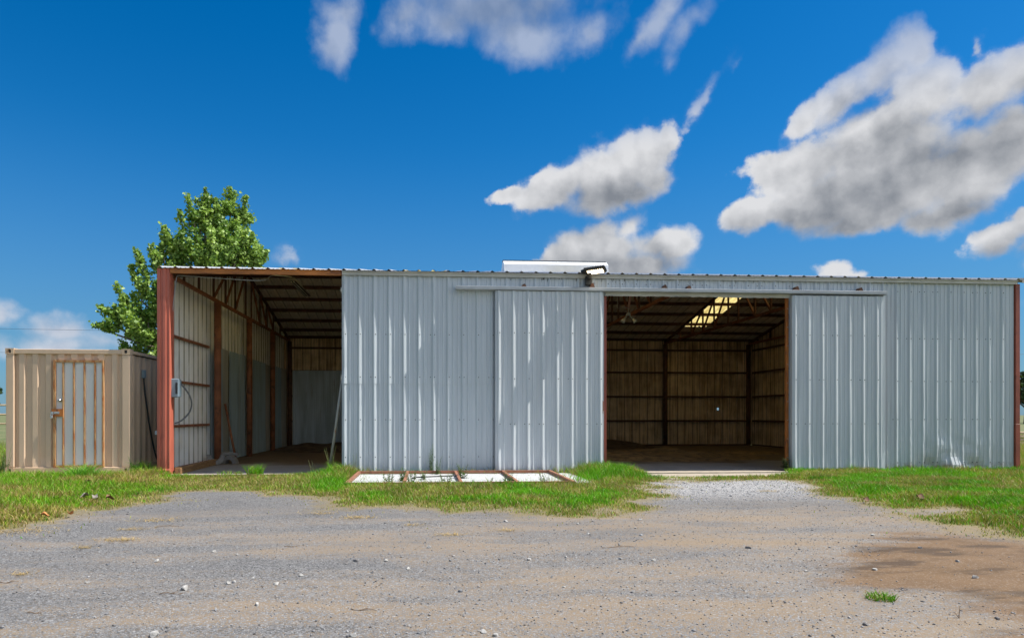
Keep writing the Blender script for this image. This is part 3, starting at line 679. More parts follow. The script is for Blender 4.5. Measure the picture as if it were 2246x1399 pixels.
mudc = N.mix(N.noise(p, 3, 6), (.085,.047,.018), (.20,.12,.058)); mudc = N.mix(N.ss(l1, .8, .95, 0, .4), mudc, (.3,.24,.18))
wet = N.math('MULTIPLY', N.ss(N.noise(N.scale(p, (.5,1.4,1)), 1.9, 7, .6), .49, .60), .8); mudc = N.mix(wet, mudc, (.048,.027,.012)); mudf = N.ss(mm, -.30, .34, 0, .92); g = N.mix(mudf, g, mudc)
e = N.math('ADD', sdn, N.math('MULTIPLY', N.math('SUBTRACT', N.noise(p, 9, 7, .72), .5), .9))
th = N.mix(N.noise(p, 40, 4), (.12,.09,.04), (.31,.24,.11))
g = N.mix(N.ss(N.math('ADD', e, N.math('MULTIPLY', N.math('SUBTRACT', N.noise(p, 55, 3), .5), .5)), .34, .0, 0, .62), g, th)
soil = N.mix(N.ss(N.noise(p, 45, 5, .7), .35, .65), (.045,.075,.012), (.25,.21,.085))
g = N.mix(N.ss(e, .05, -.30), g, soil)
N.set(bs.inputs['Base Color'], g)
N.set(bs.inputs['Roughness'], N.math('SUBTRACT', .95, N.math('MULTIPLY', mudf, .2)))
hh = N.math('ADD', N.math('MULTIPLY', N.math('SUBTRACT', .6, v1d), N.math('SUBTRACT', 1.0, N.math('MULTIPLY', N.math('MAXIMUM', sand, mudf), .8))), N.math('MULTIPLY', s2, .3))
N.set(bs.inputs['Normal'], N.bump(hh, .65, .008)); bs.inputs['Specular IOR Level'].default_value = .25
M['yard'] = m
tag(np_mesh('gravel_yard', np.stack([gx, gy, gz], 1), [F], M['yard'], attrs={'sd': sd + (vnoise(gx, gy, 1.7, 5)-.5)*.6 + (vnoise(gx, gy, 6, 6)-.5)*.4, 'mud': md}, smooth=True), kind='structure')

# floors, aprons, pad
m, N, bs = new_mat('barn_floor_dirt'); p = N.pos(); x_, y_, z_ = N.sep(p)
w = N.noise(N.scale(p, (.6,1,1)), .9, 8, .6); cc = N.mix(N.noise(p, 2, 5), (.22,.205,.19), (.33,.31,.29))
dirt = N.mix(N.noise(p, 5, 7, .65), (.075,.045,.027), (.22,.15,.085))
c = N.mix(N.ss(N.math('ADD', y_, N.math('MULTIPLY', N.math('SUBTRACT', w, .5), 5)), 2.0, 3.6), cc, dirt)
N.set(bs.inputs['Base Color'], c); bs.inputs['Roughness'].default_value = .9; N.set(bs.inputs['Normal'], N.bump(N.noise(p, 18, 6), .5, .03)); M['floor'] = m
mb = MB(); mb.box(.0, W-.03, -.02, D-.01, -.03, .012); tag(mb.build('barn_floor', M['floor']), kind='structure')
def pad(name, poly, z0, z1):
    mb = MB(); mb.prism([(a, b) for a, b in poly], 'z', z0, z1); return tag(mb.build(name, M['concrete']), kind='structure')
pad('door_sill', [(.26,-.16),(3.66,-.16),(3.66,-.022),(.26,-.022)], -.03, .022)
pad('concrete_apron', [(.30,-.62),(3.6,-.62),(3.6,-.19),(.28,-.19)], -.03, .010)
pad('door_sill', [(9.16,-.42),(13.15,-.42),(13.15,-.022),(9.16,-.022)], -.03, .03)
pad('concrete_apron', [(9.9,-1.62),(11.2,-1.75),(12.65,-1.25),(13.18,-.75),(13.18,-.47),(9.5,-.47)], -.03, .016)
pad('concrete_pad', [(-3.3,-.42),(-.46,-.42),(-.46,6.4),(-3.3,6.4)], -.03, .05)
# piled bedding and dirt inside
def mound(name, cx, cy, rx, ry, h, mt, lab, cat, seed, n=44):
    v = []; mb = MB()
    for j in range(n+1):
        for i in range(n+1):
            a, b = i/n*2-1, j/n*2-1; r = math.hypot(a, b)
            x, y = cx+a*rx, cy+b*ry
            hh = h*max(0, 1-r*r)**1.2*(.35+1.1*float(vnoise(np.array([x*1.0]), np.array([y*1.0]), 1.6, seed)[0])) + .05*h*float(vnoise(np.array([x]), np.array([y]), 14, seed+1)[0])
            mb.v.append((x, y, (.0 if r > 1 else .012+hh)-.03*(r > .98)))
    for j in range(n):
        for i in range(n):
            mb.f.append((j*(n+1)+i, j*(n+1)+i+1, (j+1)*(n+1)+i+1, (j+1)*(n+1)+i)); mb.m.append(0)
    return tag(mb.build(name, mt, smooth=True, fix=False), lab, cat)
M['bedding'] = mat('old_bedding', (.23,.145,.06), .95, var=.3, scale=3, dark=(.09,.055,.028), dark_amt=(.45,.65), bump=.6, bscale=30)
M['dirt_dark'] = mat('dark_dung_dirt', (.12,.075,.045), .95, var=.3, scale=3, dark=(.05,.03,.018), dark_amt=(.45,.65), bump=.6, bscale=30)
mound('bedding_pile', 11.9, 5.2, 3.4, 2.3, .20, M['bedding'], 'low heap of brown bedding straw on the right bay floor', 'straw heap', 31)
mound('bedding_pile', 15.3, 6.3, 1.2, .7, .13, M['bedding'], 'small low mound in place of an orange lit patch on the floor', 'straw heap', 37)  # mound added where skylight makes an orange pool on the floor
mound('dirt_heap', 11.6, 10.4, 2.6, 1.2, .26, M['dirt_dark'], 'dark dirt heaped along the right bay back wall', 'dirt heap', 33)
mound('dirt_heap', 2.0, 9.6, 2.0, 2.0, .24, M['dirt_dark'], 'dark dirt heaped at the back of the left bay', 'dirt heap', 35)

# ------------------------------------------------------------------ grass
def blade_mesh(name, P, H, Wd, lean, tint, mt=None, parent=None, curve=.35):
    n = len(P); an = RNG.uniform(0, 2*np.pi, n); ln = RNG.uniform(0, 2*np.pi, n)
    a = np.stack([np.cos(an), np.sin(an), np.zeros(n)], 1); l = np.stack([np.cos(ln), np.sin(ln), np.zeros(n)], 1)
    z = np.array([0,0,1.0]); H = H[:,None]; Wd = Wd[:,None]; lean = lean[:,None]
    v = np.stack([P-a*Wd/2, P+a*Wd/2, P+a*Wd*.38+l*lean*curve+z*H*.6, P-a*Wd*.38+l*lean*curve+z*H*.6, P+l*lean+z*H], 1).reshape(-1,3)
    b = (np.arange(n)*5)[:,None]
    q = b+np.array([[0,1,2,3]]); t = b+np.array([[3,2,4]])
    sh = np.repeat(tint, 5, 0)
    return np_mesh(name, v, [q, t], mt or M['blade'], tint=sh, parent=parent)
def grass_tint(n, dry):
    """dry 0..1 per blade"""
    r = RNG.random((n,1)); g = np.array([.085,.31,.006])*(.55+.9*r) + np.array([.08,.07,.0])*RNG.random((n,1))
    s = np.array([.40,.31,.13])*(.6+.7*RNG.random((n,1)))
    yg = np.array([.26,.29,.035])*(.6+.7*RNG.random((n,1))); py = (RNG.random(n) < np.clip(dry*1.7, 0, .75))[:,None]; g = np.where(py, yg, g)
    pick = (RNG.random(n) < dry*.8)[:,None]
    return np.where(pick, s, g)
def excluded(x, y):
    ex = (x > .02) & (x < W-.02) & (y > -.03)
    ex |= (x > .3) & (x < 3.4) & (y > -.55); ex |= (x > 9.75) & (x < 13.1) & (y > -1.35+.0*x) & (y > -1.7+(x-11.2)*.45)
    ex |= (x > -3.2) & (x < -.46) & (y > -.30)
    return ex
def bump_(x, y, cx, cy, r): return np.exp(-((x-cx)**2+(y-cy)**2)/(r*r))
def lawn(n, x0, x1, y0, y1):
    x = RNG.uniform(x0, x1, n); y = y0+(y1-y0)*RNG.random(n)
    s = poly_sd(x, y, YARD); e = s + (vnoise(x, y, 1.7, 5)-.5)*.6 + (vnoise(x, y, 6, 6)-.5)*.4
    inside = np.clip(-e/.9, 0, 1)                                   # 0 at the gravel edge, 1 deep in the lawn
    dens = np.clip(-e/.30+.15, 0, 1)*(.62+.38*inside) + np.exp(-np.clip(e,0,9)/.25)*.06
    keep = (RNG.random(n) < dens) & ~excluded(x, y)
    # thin over the fallen door's sheet
    on = (x > 3.98) & (x < 8.35-.0*y) & (y > -2.52) & (y < -.22); keep &= ~(on & (RNG.random(n) > .03+.35*bump_(x, y, 8.2, -2.1, .5)))
    x, y, s, inside = x[keep], y[keep], s[keep], inside[keep]; k = len(x)
    lush = vnoise(x, y, .8, 8)
    H = .028+.06*inside*(.6+.8*lush)
    H += .13*bump_(x, y, 9.0, -.55, .75) + .10*bump_(x, y, 8.5, -1.3, .6) + .12*bump_(x, y, 3.75, -.5, .55) + .06*bump_(x, y, 3.6, -1.6, .7)
    wall = np.exp(-np.abs(y+.08)/.18)*((x > 3.6) & (x < 9.2)); H += .13*wall*RNG.random(k)
    H += .03*np.exp(-np.abs(y+.05)/.2)*(x > 13.2)
    fr = (np.abs(y+2.62) < .16) & (x > 4) & (x < 8.4); H += fr*.06*RNG.random(k)
    left = (x < .2); H += left*.05*RNG.random(k) + left*.05*np.clip(y+2.2, 0, 2)*RNG.random(k)*.6
    H *= RNG.uniform(.6, 1.25, k)
    dry = np.clip(.80-inside*1.05, .05, .85)*np.where(lush > .6, .7, 1.0); dry = np.maximum(dry, .42*np.clip((vnoise(x, y, 1.3, 9)-.45)*5, 0, 1))
    sill = np.clip(1-np.hypot((x-2.0)/1.7, (y+1.6)/1.5), 0, 1); H *= 1-.45*sill; dry = np.maximum(dry, .55*np.minimum(1, sill*2))
    dry = np.where((x < 1.5), np.clip(dry*1.15+.06, 0, .9), dry)
    t = grass_tint(k, dry); t *= (.72+.5*vnoise(x, y, 4.0, 12))[:,None]
    t[:,0] += np.where(x < 1.0, .025, 0)
    z = g_height(x, y, s)-.004
    return np.stack([x, y, z], 1), H, RNG.uniform(.006, .012, k), H*RNG.uniform(.15, .95, k), t
parts = [lawn(380000, -3.6, 15, -7.6, .3), lawn(60000, 12.5, 19.6, -8.6, .3), lawn(22000, -10, -3.6, -8.2, .6), lawn(14000, 19.6, 26, -9.5, 1)]
P, H, Wd, ln, ti = [np.concatenate([q[i] for q in parts]) for i in range(5)]
tag(blade_mesh('grass', P, H, Wd, ln, ti), kind='stuff')
def tall(x0, x1, y0, y1, n, h0, h1, dry):
    x = RNG.uniform(x0, x1, n); y = RNG.uniform(y0, y1, n); H = RNG.uniform(h0, h1, n)*(.5+.8*vnoise(x, y, .9, 15))
    t = grass_tint(n, np.full(n, dry)); t += np.array([.03,.02,.01])
    return np.stack([x, y, np.full(n, -.03)], 1), H, RNG.uniform(.007,.014,n), H*RNG.uniform(.2,.7,n), t
parts = [tall(-9, -3.35, .4, 24, 26000, .15, .6, .3), tall(18.6, 31, .3, 8.8, 40000, .12, .42, .5), tall(18.5, 19.3, -.15, 1.2, 1600, .08, .25, .45), tall(-.44, -.03, .2, 6, 1500, .04, .2, .3), tall(19, 34, 10, 40, 26000, .2, .6, .4)]
P, H, Wd, ln, ti = [np.concatenate([q[i] for q in parts]) for i in range(5)]
tag(blade_mesh('tall_grass', P, H, Wd, ln, ti), kind='stuff')
# ------------------------------------------------------------------ loose stones
n = 70000
y = -11.2 + 9.4*RNG.random(n)**1.35; x = RNG.uniform(-1.5, 14.5, n)
s = poly_sd(x, y, YARD); md = poly_sd(x, y, MUD)
pale = (y > -4.6) & (x > 8.2)
k = (s > -.12+.2*RNG.random(n)) & ((md < .15) | (RNG.random(n) < .12)) & ((RNG.random(n) < .62+.38*pale)) & ~((x > 9.4) & (y > -1.75) & (x < 13.2))
x, y, s, pale = x[k], y[k], s[k], pale[k]; n = len(x)
r = np.exp(RNG.normal(np.log(.0042), .42, n)); r = np.clip(r, .0025, .02)*(1+.7*pale)
base = np.array([[1,0,0],[0,1,0],[-1,0,0],[0,-1,0],[0,0,.75],[0,0,-.6]], float)
ang = RNG.uniform(0, 6.283, n); ca, sa = np.cos(ang), np.sin(ang)
b = base[None]*(r[:,None,None]*RNG.uniform(.65, 1.3, (n,6,1))); b[:,:,0] *= RNG.uniform(.8,1.5,(n,1))
v = np.stack([b[:,:,0]*ca[:,None]-b[:,:,1]*sa[:,None], b[:,:,0]*sa[:,None]+b[:,:,1]*ca[:,None], b[:,:,2]], 2)
v += np.stack([x, y, g_height(x, y, s)+r*.25], 1)[:,None,:]
fb = (np.arange(n)*6)[:,None,None]+np.array([[0,1,4],[1,2,4],[2,3,4],[3,0,4],[1,0,5],[2,1,5],[3,2,5],[0,3,5]])[None]
lum = np.clip(RNG.normal(.19, .055, n)+.12*pale,   .07, .55); lum[RNG.random(n) < .012] = .36
tc = lum[:,None]*np.array([1.0,.99,1.0]) * (1+(RNG.random((n,1))-.5)*np.array([.12,.0,-.12]))
m, N, bs = new_mat('gravel_stone'); N.set(bs.inputs['Base Color'], N.attr('tint')); bs.inputs['Roughness'].default_value = .9; bs.inputs['Specular IOR Level'].default_value = .25
tag(np_mesh('gravel', v.reshape(-1,3), [fb.reshape(-1,3)], m, tint=np.repeat(tc, 6, 0)), kind='stuff')
def gz1(x, y):
    X, Y = np.array([float(x)]), np.array([float(y)]); return float(g_height(X, Y, poly_sd(X, Y, YARD))[0])
# bigger loose rocks, one by one
ROCKS = [(3.96,-8.93),(3.99,-8.9),(3.7,-9.06),(3.74,-7.91),(4.1,-8.79),(4.31,-8.98),(4.45,-8.77),(4.3,-9.48),(3.88,-10.05),(3.49,-7.74),(5.98,-6.51),(6.25,-8.27),(5.41,-7.73),(4.8,-8.26),(5.05,-8.26),(4.98,-10.13),(5.7,-10.15),(7.08,-6.49),(6.3,-6.25),(6.58,-8.2),(7.02,-8.32),(7.29,-8.37),(6.0,-8.25),(5.76,-10.2),(7.04,-7.14),(8.31,-7.97),(9.9,-7.39),(9.78,-8.61),(8.37,-8.79),(8.94,-8.78),(7.9,-10.18),(9.48,-9.13),(6.79,-4.98),(2.92,-8.81),(3.13,-8.09),(6.36,-9.17),(5.24,-8.52),(9.89,-8.05),(7.62,-6.86),(7.86,-6.29)]
def rock(seed):
    import bmesh
    rg = random.Random(seed); bm = bmesh.new(); bmesh.ops.create_icosphere(bm, subdivisions=2, radius=1)
    pl = [(Vector((rg.gauss(0,1), rg.gauss(0,1), rg.gauss(0,1))).normalized(), rg.uniform(.45,.8)) for _ in range(9)]
    for vv in bm.verts:
        for nn, d in pl:
            q = vv.co.dot(nn)
            if q > d: vv.co -= nn*(q-d)
    me = bpy.data.meshes.new('loose_rock'); bm.to_mesh(me); bm.free(); me.materials.append(M['rock']); return me
rm = [rock(s) for s in range(6)]; rmd = [q.copy() for q in rm[:2]]
for q in rmd: q.materials[0] = M['rock_dark']
rg = random.Random(4)
for i, (x, y) in enumerate(ROCKS):
    dk = i in (13, 22, 25, 30); me = rmd[i % 2] if dk else rm[i % 6]
    o = bpy.data.objects.new('loose_rock', me); COL.objects.link(o)
    s = rg.uniform(.013, .023)*(1.35 if i in (0,1,16,2,32,8) else 1)
    o.scale = (s*rg.uniform(1,1.5), s, s*.8); o.rotation_euler = (0, 0, rg.uniform(0,6)); o.location = (x, y, gz1(x, y)+s*.3)
    tag(o, 'small dark stone lying loose on the gravel' if dk else 'small pale limestone rock lying loose on the gravel', 'rock', 'dark stones on the gravel' if dk else 'pale rocks scattered over the gravel')
# twigs
for i, (x, y, L, a, lab) in enumerate([(3.66,-9.18,.17,.15,'pale forked twig lying on the left gravel'),(3.0,-9.59,.10,.3,'short dark twig at the lower left of the gravel'),(2.35,-8.79,.16,-.1,'thin twig at the left edge of the gravel'),(4.99,-9.63,.17,-.25,'curved dark twig low in the middle gravel'),(7.17,-7.81,.35,.05,'long thin straw stalk on the middle gravel'),(2.57,-6.34,.28,.2,'grey stick near the left grass edge'),(8.59,-10.04,.14,1.3,'upright dry stem stub near the mud'),(4.15,-7.6,.14,.4,'small brown twig on gravel before the fallen door')]):
    mb = MB(); pts = [(L*(t-.5), .008*math.sin(t*5+i), .006+.006*math.sin(t*7+i)) for t in lin(0, 1, 7)]
    mb.tube(pts, [.003,.0032,.003,.0028,.0024,.002,.001], 5); mb.tube([pts[3],(pts[3][0]+.03,pts[3][1]+.025,.014)], [.003,.0015], 4)
    o = mb.build('twig', M['twig'], None, smooth=True); o.location = (x, y, gz1(x,y)); o.rotation_euler = (0, -1.2 if 'upright' in lab else 0, a); tag(o, lab, 'twig', 'twigs on the gravel')
# straw wisps on the gravel
def wisp(x, y, r, n, lab, h=.03):
    P = np.stack([RNG.normal(0, r, n), RNG.normal(0, r*.45, n), np.zeros(n)], 1); H = RNG.uniform(.004, h, n)
    o = blade_mesh('straw_wisp', P, H, RNG.uniform(.003,.006,n), RNG.uniform(.04,.13,n), np.array([.42,.30,.12])*(.6+.7*RNG.random((n,1))), M['straw'])
    o.location = (x, y, gz1(x,y)+.004); tag(o, lab, 'dry grass', 'dry straw wisps on the gravel')
for x, y, r, n, lab in [(2.41,-7.13,.11,170,'wide dry straw wisp on the left gravel'),(4.59,-5.93,.13,220,'biggest dry straw wisp beside the grass edge'),(5.65,-7.02,.09,110,'dry straw wisp before the fallen door'),(5.25,-6.4,.07,70,'thin dry straw wisp above the others'),(6.23,-6.85,.06,60,'small dry straw wisp on the middle gravel'),(1.19,-6.64,.22,300,'long dry straw drift at the left edge'),(10.88,-3.49,.10,120,'brown straw wisp on pale stone by the right apron'),(2.3,-5.88,.16,170,'straw wisp where left gravel meets grass'),(2.24,-7.47,.05,50,'tiny straw wisp below the wide one'),(2.31,-8.53,.035,50,'lone straw wisp low on the left gravel'),(4.1,-5.6,.12,120,'straw wisp at the corner of the grass tongue'),(2.26,-6.52,.10,100,'straw wisp beside the grey stick')]:
    wisp(x, y, r, n, lab)
# dead leaves on the left lawn
def dead_leaf(x, y, s, col, lab):
    mb = MB(); n = 9
    for j in range(3):
        for i in range(n): 
            t = i/(n-1); w = s*.38*math.sin(math.pi*t)**.8*(1+.2*math.sin(9*t)); mb.v.append((s*(t-.5), w*(j-1), .012+.35*s*abs(j-1)*(.5+.5*math.sin(4*t))+.1*s*math.sin(6*t)))
    for j in range(2):
        for i in range(n-1): mb.f.append((j*n+i, j*n+i+1, j*n+n+i+1, j*n+n+i)); mb.m.append(0)
    o = mb.build('dead_leaf', col, None, smooth=True, fix=False); o.location = (x, y, gz1(x,y)+.035); o.rotation_euler = (.1,.1,x*7); tag(o, lab, 'leaf', 'dead leaves on the left lawn')
M['dead'] = mat('dead_leaf_brown', (.16,.085,.045), .8, var=.3, scale=30); M['dead_o'] = mat('dead_leaf_orange', (.42,.17,.05), .8, var=.3, scale=30); M['dead_g'] = mat('dead_leaf_grey', (.20,.175,.15), .8, var=.3, scale=30)
for x, y, s, c, lab in [(-.35,-2.15,.17,'dead','curled dark brown leaf on the left lawn'),(.55,-4.05,.13,'dead_g','pale grey curled leaf high on the left lawn'),(.75,-4.15,.11,'dead_g','pale grey leaf beside its twin on the lawn'),(1.02,-4.3,.12,'dead','small brown leaf near the gravel on the left lawn'),(1.15,-5.6,.10,'dead_o','orange leaf low on the left lawn'),(.95,-5.75,.09,'dead_o','tiny orange leaf at the left picture edge'),(.3,-4.3,.11,'dead','brown leaf below the pale leaves')]:
    dead_leaf(x, y, s, M[c], lab)
for x, y, s in ((12.35,-4.9,.13),(11.45,-5.05,.10)):
    dead_leaf(x, y, s, M['dead'], 'dark clod like leaf on the right grass edge'); 
    [o for o in COL.objects if o.name.startswith('dead_leaf')][-1]['group'] = 'dark leaves at the right grass edge'
# ------------------------------------------------------------------ grass clumps and weeds
def clump(x, y, r, n, h0, h1, lab, wide=(.007,.013), lean=(.5,1.1), dry=.06, z=None, pale=0.0):
    a = RNG.uniform(0, 6.283, n); q = r*np.sqrt(RNG.random(n)); P = np.stack([q*np.cos(a), q*np.sin(a), np.zeros(n)], 1)
    H = RNG.uniform(h0, h1, n); t = grass_tint(n, np.full(n, dry))+np.array([.06,.07,.05])*pale
    o = blade_mesh('grass_clump', P, H, RNG.uniform(*wide, n), H*RNG.uniform(*lean, n), t)
    o.location = (x, y, gz1(x,y) if z is None else z); tag(o, lab, 'grass clump')
clump(-1.0,-.95,.22,420,.12,.34,'broad arching grass clump in front of the container door', (.010,.018), (.7,1.4), .03, None, .6)
clump(1.95,-.10,.16,220,.08,.24,'bright grass tuft growing in the left bay sill', dry=.1, z=.01)
clump(1.45,-.12,.25,120,.03,.10,'low thin grass left of the sill tuft', dry=.25, z=.01)
clump(8.38,-9.63,.09,200,.02,.06,'small green tuft alone on the gravel below the mud', (.004,.008), (.5,1.3), .15)
clump(14.5,-.12,.14,160,.06,.20,'grass tuft at the foot of the right wall', dry=.15)
clump(-.35,.05,.13,200,.10,.35,'tall grass between container and red corner post', dry=.15)
clump(13.05,-.42,.16,160,.03,.10,'low green grass on the right door sill', dry=.1, z=.02)
clump(9.45,-.35,.22,300,.08,.26,'lush grass by the left jamb of the right bay', dry=.04)
clump(3.62,-.25,.18,300,.10,.30,'lush grass at the left end of the middle wall', dry=.04)
clump(-3.35,-.1,.25,300,.15,.42,'rank grass at the left foot of the container', dry=.12)
M['weed'] = leafy('weed_leaf', .3, .5)
def weed(x, y, h, stems, spread, lab, leaf=.05, bare=.2, col=(.07,.14,.035), seedhead=False, z=None, name='weed', lean=.25):
    rg = random.Random(int(x*100)+int(h*1000)); root = empty(name, (x, y, gz1(x,y) if z is None else z)); tag(root, lab, 'weed')
    st = MB(); V = []; F = []; T = []
    for s in range(stems):
        a = rg.uniform(0, 6.283); hh = h*rg.uniform(.6, 1); sp = spread*rg.random()
        pts = [(sp*.25*math.cos(a)+(lean*hh*t**1.6)*math.cos(a)*.9, sp*.25*math.sin(a)+lean*hh*t**1.6*math.sin(a)*.9, hh*t) for t in lin(0, 1, 7)]
        st.tube(pts, [.0045,.004,.0038,.0034,.003,.0025,.0015], 4)
        n = int(hh/.013)
        for k in range(n):
            t = bare + (1-bare)*k/n; i = min(5, int(t*6)); f = t*6-i
            c = np.array([pts[i][j]*(1-f)+pts[i+1][j]*f for j in range(3)])
            b = rg.uniform(0, 6.283); L = leaf*(1.25-t*.8)*rg.uniform(.6,1.2); d = np.array([math.cos(b), math.sin(b), rg.uniform(-.1,.7)]); w = np.array([-math.sin(b), math.cos(b), 0])*L*.30
            if seedhead and t > .6: L *= .35; w *= .8
            V += [c, c+d*L*.5+w, c+d*L, c+d*L*.5-w]; F.append([len(V)-4, len(V)-3, len(V)-2, len(V)-1])
            cc = np.array(col)*rg.uniform(.6,1.4) if not (seedhead and t > .6) else np.array([.42,.36,.18])*rg.uniform(.6,1.2)
            T += [cc]*4
    st.build('stem', M['weed_stem'], root)
    np_mesh('leaves', np.array(V), [np.array(F)], M['weed'], tint=np.array(T), parent=root)
M['weed_stem'] = mat('weed_stem', (.15,.19,.06), .7, var=.2, scale=20)
weed(5.50,-.10,.80,4,.10,'tall thin green weed against the middle wall', .05, .1, lean=.06)
weed(5.62,-.32,.45,5,.12,'shorter weed beside the tall one', .05, .1)
for x, y, h, s, lab in ((4.75,-2.2,.32,6,'leafy weed in front of the fallen door, left panel'),(5.15,-2.35,.30,7,'dark leafy weed before the fallen door handle'),(4.95,-1.6,.30,5,'leafy weed growing on the left part of the fallen door'),(5.75,-2.2,.30,5,'leafy weed by the second cross rail'),(6.10,-1.2,.34,5,'thin weed up through the middle of the fallen door'),(6.85,-2.1,.26,5,'leafy weed by the fourth cross rail'),(7.45,-2.45,.28,7,'leafy weed at the right end of the fallen door'),(5.35,-1.4,.26,4,'small weed above the wire handle'),(6.5,-2.4,.18,5,'low weed on the front rail')):
    weed(x, y, h*1.05, s+3, .30, lab, .065, .05, (.055,.11,.022))
weed(3.45,-.05,.62,7,.20,'pale seeding weed at the right side of the left bay', .045, .25, (.13,.17,.05), True, z=.01)
weed(3.15,-.25,.34,4,.25,'wispy dry weed on the left bay sill', .03, .4, (.2,.2,.09), True, z=.01)
weed(13.05,-.12,.34,5,.12,'dark long leaved weed at the orange jamb', .11, .15, (.06,.09,.045), z=.02)
weed(-2.75,-.35,.75,5,.22,'tall seeding weed at the left corner of the container', .05, .3, (.12,.15,.06), True)
weed(-3.05,-.5,.45,8,.3,'leafy weed at the left foot of the container', .07, .05)
weed(-.47,-.05,.40,6,.12,'leafy weed at the right corner of the container', .05, .05)
weed(3.95,-.06,.52,2,.05,'thin dry stalks against the left end of middle wall', .02, .5, (.1,.1,.05), lean=.1)
# ------------------------------------------------------------------ trees
def leaf_mesh(parent, C, up, size, tint, name='crown'):
    n = len(C); nr = RNG.normal(0, 1, (n,3))*.8 + up; nr /= np.linalg.norm(nr, axis=1)[:,None]
    d = RNG.normal(0, 1, (n,3)); d -= nr*(d*nr).sum(1)[:,None]; d /= np.linalg.norm(d, axis=1)[:,None]; w = np.cross(nr, d)
    s = size[:,None]
    v = np.stack([C-d*s*.45, C-d*s*.1+w*s*.48+nr*s*.12, C+d*s*.62, C-d*s*.1-w*s*.48+nr*s*.12], 1).reshape(-1,3)
    b = (np.arange(n)*4)[:,None]
    return np_mesh(name, v, [b+np.array([[0,1,2]]), b+np.array([[0,2,3]])], M['leaf'], tint=np.repeat(tint, 4, 0), parent=parent)
def make_tree(x, y, lobes, trunk_h, lab, name='tree', nleaf=1.0, lsize=.115, pal=((.085,.19,.022),(.36,.50,.12)), rad=.17, seed=1, spikes=()):
    rg = random.Random(seed); root = empty(name, (x, y, -.03)); tag(root, lab, 'tree')
    tb = MB(); top = Vector((.1, 0, trunk_h)); tb.tube([(0,0,0),(.03,.0,trunk_h*.5),top], [rad*1.15, rad*.9, rad*.75], 10)
    C = []; T = []; S = []
    def shoot(p, q, n, r0, r1, shade):
        p, q = Vector(p), Vector(q)
        for k in range(n):
            t = rg.random()**.85; c = p.lerp(q, t); r = r0*(1-t)+r1*t
            o = Vector((rg.gauss(0,1), rg.gauss(0,1), rg.gauss(0,1)))*r*.55; C.append(c+o); 
            f = min(1, max(0, shade+rg.uniform(-.35,.35))); T.append([pal[0][j]*(1-f)+pal[1][j]*f for j in range(3)]); S.append(lsize*rg.uniform(.6,1.25))
    for (lx, ly, lz, r) in lobes:
        c = Vector((lx-x, ly-y, lz)); mid = top.lerp(c, .5)+Vector((0,0,.15*r)); base = c-Vector((0,0,r*.6))
        tb.tube([top, mid, base, c+Vector((0,0,r*.5))], [rad*.4, rad*.27, rad*.16, rad*.05], 6)
        ns = max(3, int(10*r*r+3))
        for k in range(ns):
            a = rg.uniform(0, 6.283); el = rg.uniform(-.5, 1.3); d = Vector((math.cos(a)*math.cos(el), math.sin(a)*math.cos(el), math.sin(el)))
            p = c - Vector((0,0,r*.3)) + d*r*.15; q = c + d*r*rg.uniform(.75, 1.05) + Vector((0,0,r*.15))
            tb.tube([p, q], [rad*.07, rad*.02], 4)
            shoot(p, q, int(nleaf*95*max(r,.5)), .22*max(r,.6), .12, rg.uniform(.15,.85))
    for (px_, py_, pz_, qx, qy, qz) in spikes:
        p, q = Vector((px_-x, py_-y, pz_)), Vector((qx-x, qy-y, qz)); m_ = p.lerp(q, .55)+Vector((rg.uniform(-.08,.08),0,0))
        tb.tube([p, m_, q], [.022,.014,.005], 4)
        shoot(p, m_, int(50*nleaf), .20, .15, .5); shoot(m_, q+Vector((0,0,.08)), int(46*nleaf), .13, .09, .55)
    tb.build('trunk', M['bark'], root, smooth=True)
    cr = leaf_mesh(root, np.array([tuple(q) for q in C]), np.array([.25,-.2,.5]), np.array(S), np.array(T))
    return root
TL = [(-2.23, 9.8, 6.98, 1.16), (-1.26, 10.2, 6.86, 0.95), (-2.86, 9.4, 6.56, 0.94), (-3.31, 9.2, 5.59, 0.87), (-3.74, 8.8, 4.6, 0.81), (-3.94, 8.4, 3.99, 0.72), (-3.68, 9.2, 3.74, 0.72), (-4.49, 8.4, 4.31, 0.43), (-1.83, 10, 7.92, 0.75), (-1.49, 10.2, 8.55, 0.52), (-1.1, 10.4, 8.21, 0.42), (-2.23, 9.8, 8.48, 0.34), (-2.51, 9.5, 8.07, 0.27), (-0.67, 10.4, 6.67, 0.56), (-3.96, 8.8, 5.27, 0.44), (-2.27, 9, 5.79, 0.9), (-3.38, 9.2, 6.58, 0.52), (-4.64, 8.2, 4.06, 0.31), (-3.98, 8.5, 3.41, 0.49), (-3.63, 9, 3.31, 0.53), (-3.5, 9.3, 4.45, 0.68), (-0.91, 10.4, 6.91, 0.64), (-2.35, 9.7, 7.82, 0.52), (-1.18, 10.2, 7.5, 0.63), (-1.74, 9.2, 6.61, 0.91)]
